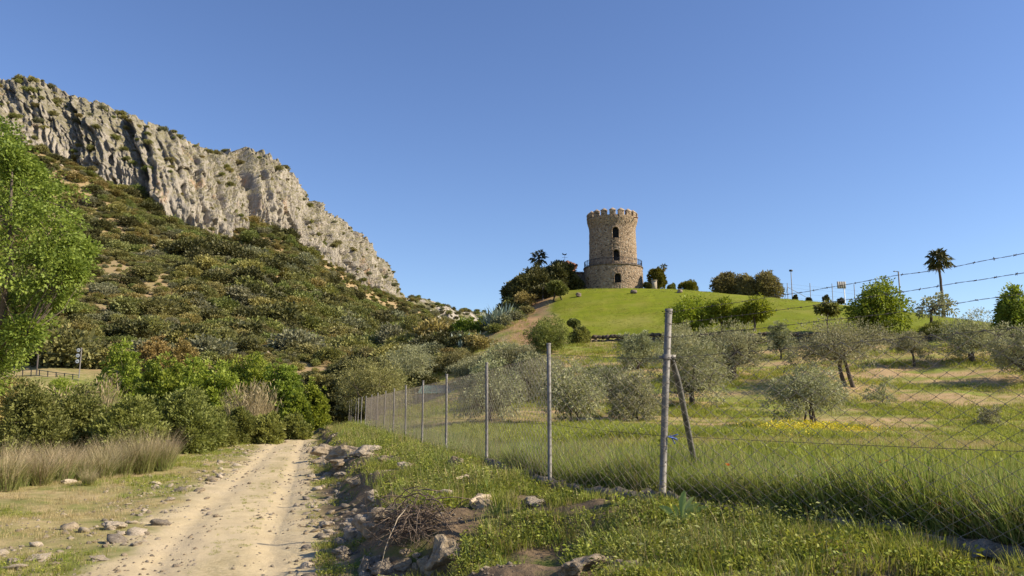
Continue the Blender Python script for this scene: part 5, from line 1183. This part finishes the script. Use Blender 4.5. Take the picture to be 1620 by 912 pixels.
def hillside():
    g = np.random.default_rng(21); n = 30000; x = g.uniform(-230, 12, n); y = g.uniform(70, 345, n); az = np.degrees(np.arctan2(x, y)); k = (az > -40) & (pip(x, y, [tuple(p) for p in HILL]) | pip(x, y, GLEN)); x, y = x[k], y[k]
    n1 = fbm(x * .045, y * .045, o=3); n2 = fbm(x * .22 + 7, y * .22, o=2); k = n1 * .25 + n2 * .6 > -.36 + g.normal(size=len(x)) * .12; x, y, n1, n2 = x[k], y[k], n1[k], n2[k]
    x, y, n1, n2 = [q[:5600] for q in (x, y, n1, n2)]
    s = np.exp(g.normal(size=len(x)) * .38) * 1.12 * (1 + .35 * n1) * (.75 + .25 * sstep(85, 130, y)); s = np.clip(s, .45, 3.6) * (1 - .35 * sstep(190, 300, y))
    u = g.random(len(x)); ix = np.where(u < .32, g.integers(0, 2, len(x)), np.where(u < .60, 2 + g.integers(0, 2, len(x)), np.where(u < .68, 4, np.where(u < .84, 5, 6)))); ix = np.where((n2 > .42) & (u > .7), 4, ix); s = np.where(ix == 6, s * 1.25, s)
    # a few large crowns seen one by one
    big = [(200, 500, 28, 1), (250, 500, 34, 1), (165, 470, 20, 5), (230, 440, 26, 0), (330, 430, 26, 4), (390, 480, 34, 6), (445, 520, 40, 6), (470, 560, 34, 5), (420, 425, 24, 2), (300, 470, 24, 4), (455, 380, 18, 6), (395, 385, 20, 2), (240, 330, 18, 2), (150, 265, 18, 2), (215, 310, 18, 2), (500, 505, 24, 2), (540, 540, 26, 0), (355, 530, 20, 6), (560, 590, 26, 6), (600, 555, 24, 1), (640, 530, 22, 2), (110, 500, 26, 3), (100, 530, 22, 2), (140, 540, 24, 3), (520, 575, 24, 2), (580, 530, 24, 1)]
    bx, by, bs, bi = [], [], [], []
    for px, py, r, i in big:
        try: p = ground_hit(px, py, 60)
        except ValueError: continue
        bx.append(p[0]); by.append(p[1]); bs.append(r / FPX * p[1] * .95); bi.append(i)
    x = np.concatenate([bx, x]); y = np.concatenate([by, y]); s = np.concatenate([bs, s]); ix = np.concatenate([bi, ix]).astype(int); z = H(x, y) - .12 * s
    o = np.argsort(-s / np.hypot(x, y)); vis = o[:300]
    for i in vis:
        q = link('scrub_bush', SCR[ix[i]], None, (x[i], y[i], z[i])); f = g.uniform(.75, 1.1); q.scale = (s[i] * g.uniform(.9, 1.25), s[i] * g.uniform(.9, 1.2), s[i] * f); q.rotation_euler = (g.normal() * .08, g.normal() * .08, g.uniform(0, 6.28)); tag(q, slab(ix[i], x[i], y[i], z[i], s[i]), 'bush', SGRP[ix[i]])
    r = o[300:]; S3 = s[r][:, None] * np.stack([g.uniform(.9, 1.25, len(r)), g.uniform(.9, 1.2, len(r)), g.uniform(.7, 1.05, len(r))], -1)
    scatter('hillside_scrub', np.stack([x, y, z], -1)[r], None, proto_collection('scrub_kinds', SCR), 7, ix[r], .08, g, S3)
    # low tufts of dry grass and cushion plants between the bushes
    n = 20000; x = g.uniform(-230, 0, n); y = g.uniform(74, 345, n); az = np.degrees(np.arctan2(x, y)); k = (az > -40) & pip(x, y, [tuple(p) for p in HILL]) & (fbm(x * .3, y * .3, o=2) > -.25); x, y = x[k], y[k]
    S = g.uniform(.25, .6, len(x)); scatter('hillside_tufts', np.stack([x, y, H(x, y) - .08], -1), S, proto_collection('tuft_kinds', [SCR[0], SCR[4], SCR[5], SCR[2]] + [scrub('dry', 9, 'tuft', 4, 10, 10, .3, .06)]), 5, None, .1, g)
    n = 900; x = g.uniform(-200, -18, n); y = g.uniform(84, 330, n); az = np.degrees(np.arctan2(x, y)); k = (az > -40) & pip(x, y, [tuple(p) for p in HILL]) & (fbm(x * .1 + 3, y * .1, o=2) > .0); x, y = x[k], y[k]; s = np.clip(np.exp(g.normal(size=len(x)) * .5) * .42, 0, .9)
    scatter('hillside_rocks', np.stack([x, y, H(x, y) + .1 * s], -1), s, proto_collection('slope_rock_kinds', [rock_mesh('slope_rock', 900 + i, M['rockpale'], 2, .26, .7) for i in range(3)]), 3, None, .3, g)
    n = 26000; x = g.uniform(0, 75, n); y = g.uniform(68, 128, n); k = (pdist(x, y, LAWN) > -.3) & (fbm(x * .25, y * .25, o=3) > -.2); x, y = x[k], y[k]
    scatter('lawn_tufts', np.stack([x, y, H(x, y) - .05], -1), g.uniform(.8, 1.7, len(x)), CB_, 12, g.choice([0, 1, 2, 5, 6, 3], len(x), p=[.3, .25, .2, .1, .1, .05]), .1, g)
    # shrubs on ledges and along the top of the cliff
    cnt = 0
    for i in range(4000):
        u = g.integers(60, NU - 30); v = g.integers(30, len(vv) - 1); P = CLIFF[u, v]; du = CLIFF[min(u + 2, NU - 1), v] - CLIFF[u - 2, v]; dv = CLIFF[u, min(v + 1, len(vv) - 1)] - CLIFF[u, v - 1]; nn = np.cross(du, dv); nn = nn / (np.linalg.norm(nn) + 1e-9); up = abs(nn[2])
        if math.degrees(math.atan2(P[0], P[1])) < -36: continue
        if (vv[v] < 1.25) and g.random() < (up * 1.3 - .28 + .25 * vnoise(u * .03, v * .1)):
            r = g.uniform(.4, 1.45) * (1.15 if vv[v] > .9 else .9); c = g.choice([0, 0, 1, 2, 3, 4, 5]); q = link('cliff_shrub', SCR[c], None, P - np.array([0, 0, r * .35])); q.scale = (r * 1.15, r * 1.15, r); q.rotation_euler = (0, 0, g.uniform(0, 6.28)); cnt += 1
            tag(q, cliff_label(P, vv[v], c), 'shrub', 'shrubs on the cliff')
            if cnt >= 290: break
    n = 700; i = g.integers(0, 240, n); j = g.integers(5, 52, n); P = Gf[i, j] + g.normal(size=(n, 3)) * .5; scatter('far_scrub', P - np.array([0, 0, .4]), g.uniform(.9, 2.4, n), bpy.data.collections['scrub_kinds'], 7, None, .05, g)
    n = 9000; x = g.uniform(-15, 30, n); y = g.uniform(74, 125, n); k = (pdist(x, y, DIRT) > -3) & (pdist(x, y, LAWN) < -.2) & (fbm(x * .3, y * .3, o=2) > .0); x, y = x[k], y[k]
    scatter('slope_tufts', np.stack([x, y, H(x, y) - .03], -1), g.uniform(1.2, 3.2, len(x)), CB_, 8, g.choice([0, 1, 3, 4, 3, 4, 6], len(x)), .1, g)
hillside()

# ------------------------------------------------------------------ reeds, cane, brush, rocks and stones beside the track
def reed(seed, nm):
    g = np.random.default_rng(seed); a, b = MB(), MB(); blades(a, 420, .26, .72, .011, g, .45, seg=3, splay=.6); blades(b, 430, .20, 1.22, .0075, g, .5, seg=3, splay=.62); return a.mesh(nm, M['reedgreen']), b.mesh(nm, M['reed'])
RD = [reed(i, 'reed') for i in range(3)]
rs = [(6, 776, 1.1), (30, 770, .8), (62, 768, 1.0), (95, 764, 1.0), (128, 760, .95), (160, 757, 1.1), (192, 753, 1.1), (225, 749, 1.15), (256, 744, 1.1), (205, 735, 1.05), (165, 740, .95), (120, 745, .9), (75, 750, .95), (30, 755, 1.0), (238, 738, 1.05), (140, 768, .5), (265, 738, .85)]
RLB = ['straw reed tuft at the very left edge of the view', 'small reed tuft second from the left edge', 'reed tuft third from the left edge in the front row', 'reed tuft fourth from the left edge in the front row', 'reed tuft fifth from the left edge in the front row', 'reed tuft in the middle of the front row', 'tall reed tuft right of the middle in the front row', 'tallest reed tuft second from the right end of the row',
       'reed tuft at the right end of the front row', 'tall reed tuft in the back row against the dark bush', 'reed tuft in the back row left of the tallest', 'reed tuft in the middle of the back row', 'reed tuft in the back row left of the middle', 'reed tuft at the left of the back row', 'reed tuft in the back row at the right', 'short reed tuft standing out in front of the row', 'low spreading reed tuft at the far right end of the row']
for i, (px, py, s) in enumerate(rs):
    p = ground_hit(px, py); t = thing('reed_tuft', RLB[i], 'reed tuft', p, 'straw coloured reed tufts', rnd.uniform(0, 6.28)); a, b = RD[i % 3]; t.scale = (s * .95, s * .95, s * rnd.uniform(.62, 1.1))
    link('green_blades', a, t); link('straw_blades', b, t)
for i, (px, py, w, h, Y) in enumerate(((392, 672, 34, 58, 43), (408, 672, 30, 62, 44), (378, 672, 26, 50, 43.5), (120, 655, 40, 40, 38), (80, 665, 40, 36, 36), (165, 640, 30, 40, 40))):
    g = np.random.default_rng(60 + i); p = at(px, py, Y); z = float(H(p[0], Y)); top = at(px, py - h, Y)[2] - z; mb = MB(); blades(mb, 420, w / FPX * Y * .45, top, .022, g, .35, seg=3, splay=.42)
    t = thing('cane_clump', ('left half of the tall straw coloured cane beside the track', 'right half of the tall straw coloured cane beside the track', 'short straw cane at the left foot of the tall cane', 'pale cane stalks below the round road signs', 'pale cane stalks at the left behind the reeds', 'pale cane stalks between the signs and the dark bush')[i], 'cane', (p[0], Y, z), 'straw coloured cane'); mb.obj('stalks', M['cane'], t)
    mb = MB(); n = 150; q = w / FPX * Y * .5; C = np.stack([g.normal(size=n) * q * .8, g.normal(size=n) * q * .8, top * g.uniform(.45, 1.0, n)], -1); leaves(mb, C, np.stack([g.normal(size=n) * .5, g.normal(size=n) * .5, np.ones(n)], -1), .42, .06, g.random(n), g); stuff(mb.obj('plumes', M['cane'], t))

RK = {k: [rock_mesh('stone', 700 + 20 * j + i, M[k], 2, .26, .62) for i in range(6)] for j, k in enumerate(('rockpale', 'rockgrey', 'rock'))}
BIG = {k: [rock_mesh('rock', 800 + 20 * j + i, M[k], 4, .32, .72, False) for i in range(4)] for j, k in enumerate(('rock', 'rockgrey', 'rockpale'))}
ROCKS = []
def rock(px, py, w, h, kind, lb, var=0, rz=None, tiltv=.15, name='rock', group=None, sink=.25):
    p = ground_hit(px, py); D = math.hypot(p[0], p[1]); a = w / 2 / FPX * D * 1.14; b = h / 2 / FPX * D * 1.12
    ROCKS.append((p[0], p[1] + a * .5, a))
    o = link(name, BIG[kind][var % 4], None, p + np.array([0, a * .5, b * (.7 - sink)])); o.scale = (a, a * .85, b / .72); o.rotation_euler = (rnd.uniform(-tiltv, tiltv), rnd.uniform(-tiltv, tiltv), rnd.uniform(0, 6.28) if rz is None else rz); return tag(o, lb, 'rock', group)
RO = [(706, 900, 66, 52, 'rock', 'large smooth sandy rock at the bottom of the bank, lit by the sun'), (592, 848, 58, 46, 'rockgrey', 'big shaded grey rock under the dry brushwood'), (560, 858, 44, 34, 'rockgrey', 'shaded grey rock left of the big one under the brushwood'), (612, 826, 52, 32, 'rock', 'brown rock just beneath the brushwood, left side'),
      (576, 905, 24, 34, 'rockgrey', 'upright grey stone in the shaded heap'), (604, 910, 40, 26, 'rockgrey', 'rounded grey stone in the middle of the shaded heap'), (638, 902, 26, 20, 'rock', 'rounded brown stone in the shaded heap'), (660, 906, 14, 20, 'rock', 'narrow brown stone left of the large sandy rock'), (672, 905, 22, 26, 'rock', 'dark brown stone leaning on the large sandy rock'),
      (543, 882, 30, 18, 'rockgrey', 'pale rounded stone at the left of the shaded heap'), (660, 884, 16, 12, 'rockpale', 'small white stone above the shaded heap'), (640, 880, 16, 14, 'rock', 'small reddish stone above the shaded heap'), (598, 890, 20, 14, 'rockgrey', 'small grey stone in the shaded heap'),
      (920, 912, 74, 36, 'rock', 'rough brown rock at the lower edge right of the hollow'), (961, 893, 26, 14, 'rockpale', 'small pinkish stone behind the rough brown rock'), (1000, 915, 54, 22, 'rock', 'flat sandy rock at the lower edge right of the rough brown one'),
      (848, 800, 42, 12, 'rockpale', 'flat pale stone above the dark hollow'), (760, 804, 34, 26, 'rock', 'brown rock right of the brushwood with shaded underside'), (696, 796, 24, 14, 'rockpale', 'pale stone on top of the brushwood'), (658, 785, 18, 18, 'rock', 'pinkish stone behind the brushwood'), (720, 742, 22, 22, 'rock', 'upright brown rock below the second straight post'), (735, 760, 14, 10, 'rockpale', 'small pale stone right of the upright brown rock'), (694, 758, 14, 12, 'rockgrey', 'small grey stone on the bank above the brushwood'),
      (520, 722, 46, 22, 'rock', 'left block of the rocky outcrop on top of the bank'), (545, 726, 52, 22, 'rock', 'middle block of the rocky outcrop on top of the bank'), (572, 722, 44, 16, 'rockpale', 'right pale block of the rocky outcrop on top of the bank'), (540, 738, 44, 14, 'rock', 'lower front block of the rocky outcrop'), (590, 714, 26, 12, 'rockpale', 'rightmost small block of the rocky outcrop'), (510, 735, 30, 14, 'rock', 'shaded lower left block of the rocky outcrop'),
      (618, 735, 42, 18, 'rock', 'brown rock between the outcrop and the brushwood'), (640, 742, 26, 12, 'rockpale', 'pale stone right of the brown rock between outcrop and brushwood'), (562, 768, 26, 14, 'rock', 'brown stone half way down the bank'), (520, 756, 24, 10, 'rockpale', 'flat pale stone at the track edge below the outcrop'), (590, 792, 26, 16, 'rockpale', 'pale stone left of the brushwood'), (540, 754, 24, 10, 'rockpale', 'flat pale stone below the outcrop'),
      (512, 835, 26, 12, 'rockpale', 'pale stone at the bank foot by the track'), (548, 838, 22, 12, 'rockpale', 'pale stone on the bank foot left of the heap'), (372, 848 - 80, 1, 1, 'rockpale', ''), (173, 838, 30, 14, 'rockpale', 'largest white stone on the left verge'), (55, 888, 34, 9, 'rockpale', 'flat white stone on the left verge near the corner'), (13, 894, 17, 12, 'rockgrey', 'grey round stone at the lower left corner'), (152, 888, 28, 7, 'rockpale', 'flat stone at the left track edge'), (212, 864, 16, 7, 'rockpale', 'flat stone lying in the left wheel track'), (104, 765, 18, 8, 'rockpale', 'pale stone in front of the reeds'), (535, 880, 16, 8, 'rockpale', 'small pale stone by the right track edge')]
for i, (px, py, w, h, k, lb) in enumerate(RO):
    if w > 1: rock(px, min(py, 911), w, h, k, lb, i, sink=.42 if h < 12 else .30)
ROCKS.append((ground_hit(655, 842)[0], ground_hit(655, 842)[1], .30))
bank_layer()
def stones():
    g = np.random.default_rng(77); pts = []
    while len(pts) < 300:
        y = math.exp(g.uniform(math.log(6.5), math.log(36))); sd = g.random()
        if sd < .46: d = 1.0 + abs(g.normal()) * .55
        elif sd < .90: d = -1.05 - abs(g.normal()) * .75
        else: d = g.uniform(-1, 1)
        x = float(pathx(y)) + d / .965
        if abs(x / y) > .67: continue
        if vnoise(np.array([x * .7]), np.array([y * .7]))[0] < -.35 + .2 * g.normal() and abs(d) > 1: continue
        s = math.exp(g.normal() * .45) * .042 * (1 + y / 40) * (.45 if abs(d) < 1 else 1); pts.append((x, y, s))
    for x, y, s in pts:
        k = g.choice(['rockpale', 'rockpale', 'rock', 'rockgrey']); lf = x < pathx(y)
        o = link('track_stone', RK[k][g.integers(0, 6)], None, (x, y, float(H(x, y)) + s * .12)); o.scale = (s * g.uniform(.9, 1.5), s * g.uniform(.8, 1.2), s * g.uniform(.6, 1)); o.rotation_euler = (g.normal() * .2, g.normal() * .2, g.uniform(0, 6.28))
        dd = d if False else abs(x - float(pathx(y)))
        lb = f"{ {'rockpale': 'pale', 'rock': 'brown', 'rockgrey': 'grey'}[k]} {'large' if s > .075 else ('mid sized' if s > .045 else 'small')} loose stone {'out on the grassy left verge' if lf and dd > 1.7 else ('on the left edge of the track' if lf and dd > .95 else ('lying in the wheel tracks' if dd < .95 else ('on the right edge of the track' if dd < 1.6 else 'at the foot of the right bank')))}, {'nearest stretch' if y < 10 else ('before the reeds' if y < 15 else ('beside the reeds' if y < 22 else 'beyond the reeds'))}"
        tag(o, lb, 'stone', 'loose stones along the track')
    x, y, r = polar(70000, 5.5, 45); d = dpath(x, y); n = fbm(x * 1.2, y * 1.2, o=3); k = (np.abs(d) > .2) & (d > -3.2) & (d < 2.6) & (NP.random(len(x)) < np.where(d > .8, .55, np.where(d < -.9, .45, .22)) * (.6 + n)); x, y, r = x[k], y[k], r[k]
    s = np.exp(NP.normal(size=len(x)) * .5) * .011 * (.7 + r / 16); scatter('gravel', np.stack([x, y, H(x, y) + s * .1], -1), s, proto_collection('gravel_kinds', [RK['rockpale'][0], RK['rockpale'][1], RK['rock'][2], RK['rockgrey'][3]]), 4, None, .3)
stones()
def brush():
    g = np.random.default_rng(9); p = ground_hit(655, 842); D = p[1]; sc = D / FPX; t = thing('brushwood_pile', 'tangled heap of dry brown brushwood on the bank', 'brushwood', p + np.array([0, .1, 0])); mb = MB()
    for i in range(300):
        th = g.uniform(0, 6.283); a = np.array([g.normal() * 21 * sc, g.normal() * .2, abs(g.normal()) * 17 * sc + .03]); el = g.uniform(-.5, .6); d = np.array([math.cos(th) * math.cos(el), math.sin(th) * math.cos(el) * .8, math.sin(el) * .8]); ln = g.uniform(.15, .5); k = np.linspace(0, 1, 5)[:, None]
        P = a + d * ln * k + g.normal(size=3) * .10 * np.sin(k * 3.1) + g.normal(size=(5, 3)) * .012; P[:, 2] = np.maximum(P[:, 2] - .12 * k[:, 0] ** 2, -.12); mb.tube(P, np.linspace(.0055, .002, 5) * g.uniform(.6, 1.3), 4, False)
    stuff(mb.obj('twigs', M['twig'], t))
    for (x0, y0, x1, y1) in ((646, 800, 598, 911), (660, 815, 632, 850), (680, 790, 720, 835), (640, 790, 700, 800), (620, 800, 680, 775), (668, 800, 655, 870)):
        a = at(x0, y0, D - .05) - np.array(t.location); b = at(x1, y1, D - .45) - np.array(t.location); k = np.linspace(0, 1, 8)[:, None]; mb = MB(); P = a + (b - a) * k + np.array([0, -.12, .10]) * np.sin(k * 3.14) + g.normal(size=(8, 3)) * .008; mb.tube(P, np.linspace(.007, .003, 8), 5); mb.obj('long_twig', M['wood'] if x0 == 646 else M['twig'], t)
brush()
for i, (px, py, ln, an, lb) in enumerate(((735, 765, .24, .4, 'short pale cut branch lying in the grass below the second straight post'), (700, 790, .30, -.6, 'thick pale cut branch beside the brushwood'), (760, 800, .35, .9, 'grey broken branch right of the brushwood'))):
    p = ground_hit(px, py); mb = MB(); d = np.array([math.cos(an), math.sin(an) * .6, .12]); mb.tube([-d * ln * .5, d * ln * .1 + np.array([0, 0, .02]), d * ln * .5], np.array([.028, .03, .022]), 8); tag(mb.obj('cut_branch', M['wood'], None, True, p + np.array([0, 0, .07])), lb, 'branch')
def mullein():
    g = np.random.default_rng(4); p = ground_hit(1078, 838); t = thing('broad_leaf_plant', 'pale broad leaved plant below the braced fence post', 'plant', p); sc = p[1] / FPX
    for tx, ty, w in ((-34, 34, .05), (8, 58, .055), (28, 40, .05), (44, 34, .04), (-6, 14, .045), (22, 6, .04), (-22, 20, .045), (38, 18, .04), (13, 32, .045), (-40, 8, .045), (20, 50, .035), (-14, 38, .035)):
        d = np.array([tx * sc, g.uniform(-.14, .10), ty * sc]); k = np.linspace(0, 1, 8); s = unit(np.cross(d, [0.2, 1, .3])); c = d[None] * k[:, None]; c[:, 2] += .05 * np.sin(k * 3.14); c[:, 1] -= .06 * k ** 2; wd_ = w * np.array([.18, .22, .45, .8, 1, .8, .62, .05]); f = unit(np.cross(d, s)) * .18
        mb = MB(); mb.grid(np.stack([c - s * wd_[:, None] * .6 - f * wd_[:, None], c, c + s * wd_[:, None] * .6 - f * wd_[:, None]], 1), tint=g.random()); mb.obj('leaf', M['mullein'], t, True)
mullein()
for i, (px, py, Y) in enumerate(((1152, 738, 8.2), (1483, 802, 5.9), (1478, 797, 6.1), (1402, 732, 8.6), (1567, 777, 6.4), (1392, 734, 8.8), (1563, 765, 6.6))):
    p = at(px, py, Y); z = float(H(p[0], Y)); t = thing('poppy', ('orange poppy in the tall grass right of the brace', 'brightest orange poppy low in the grass at the right', 'orange poppy touching the brightest one', 'orange poppy high in the grass further back', 'orange poppy at the far right of the grass', 'small orange poppy furthest back', 'small orange poppy above the one at the far right')[i], 'poppy', (p[0], Y, z), 'orange poppies in the tall grass'); mb = MB(); h = p[2] - z; mb.tube([(0, 0, 0), (.01, 0, h * .6), (0, 0, h)], .002, 4); mb.obj('stem', M['weed'], t)
    for q in range(5):
        a = q * 1.2566; mb = MB(); k = np.linspace(0, 1, 4); c = np.stack([np.cos(a) * k * .026, np.sin(a) * k * .026, h + .028 * k ** .6], -1); s = np.array([-math.sin(a), math.cos(a), 0]) * .017; wq = np.array([.2, .8, 1, .7])[:, None]; mb.grid(np.stack([c - s * wq, c, c + s * wq], 1)); mb.obj('petal', M['flower_o'], t)
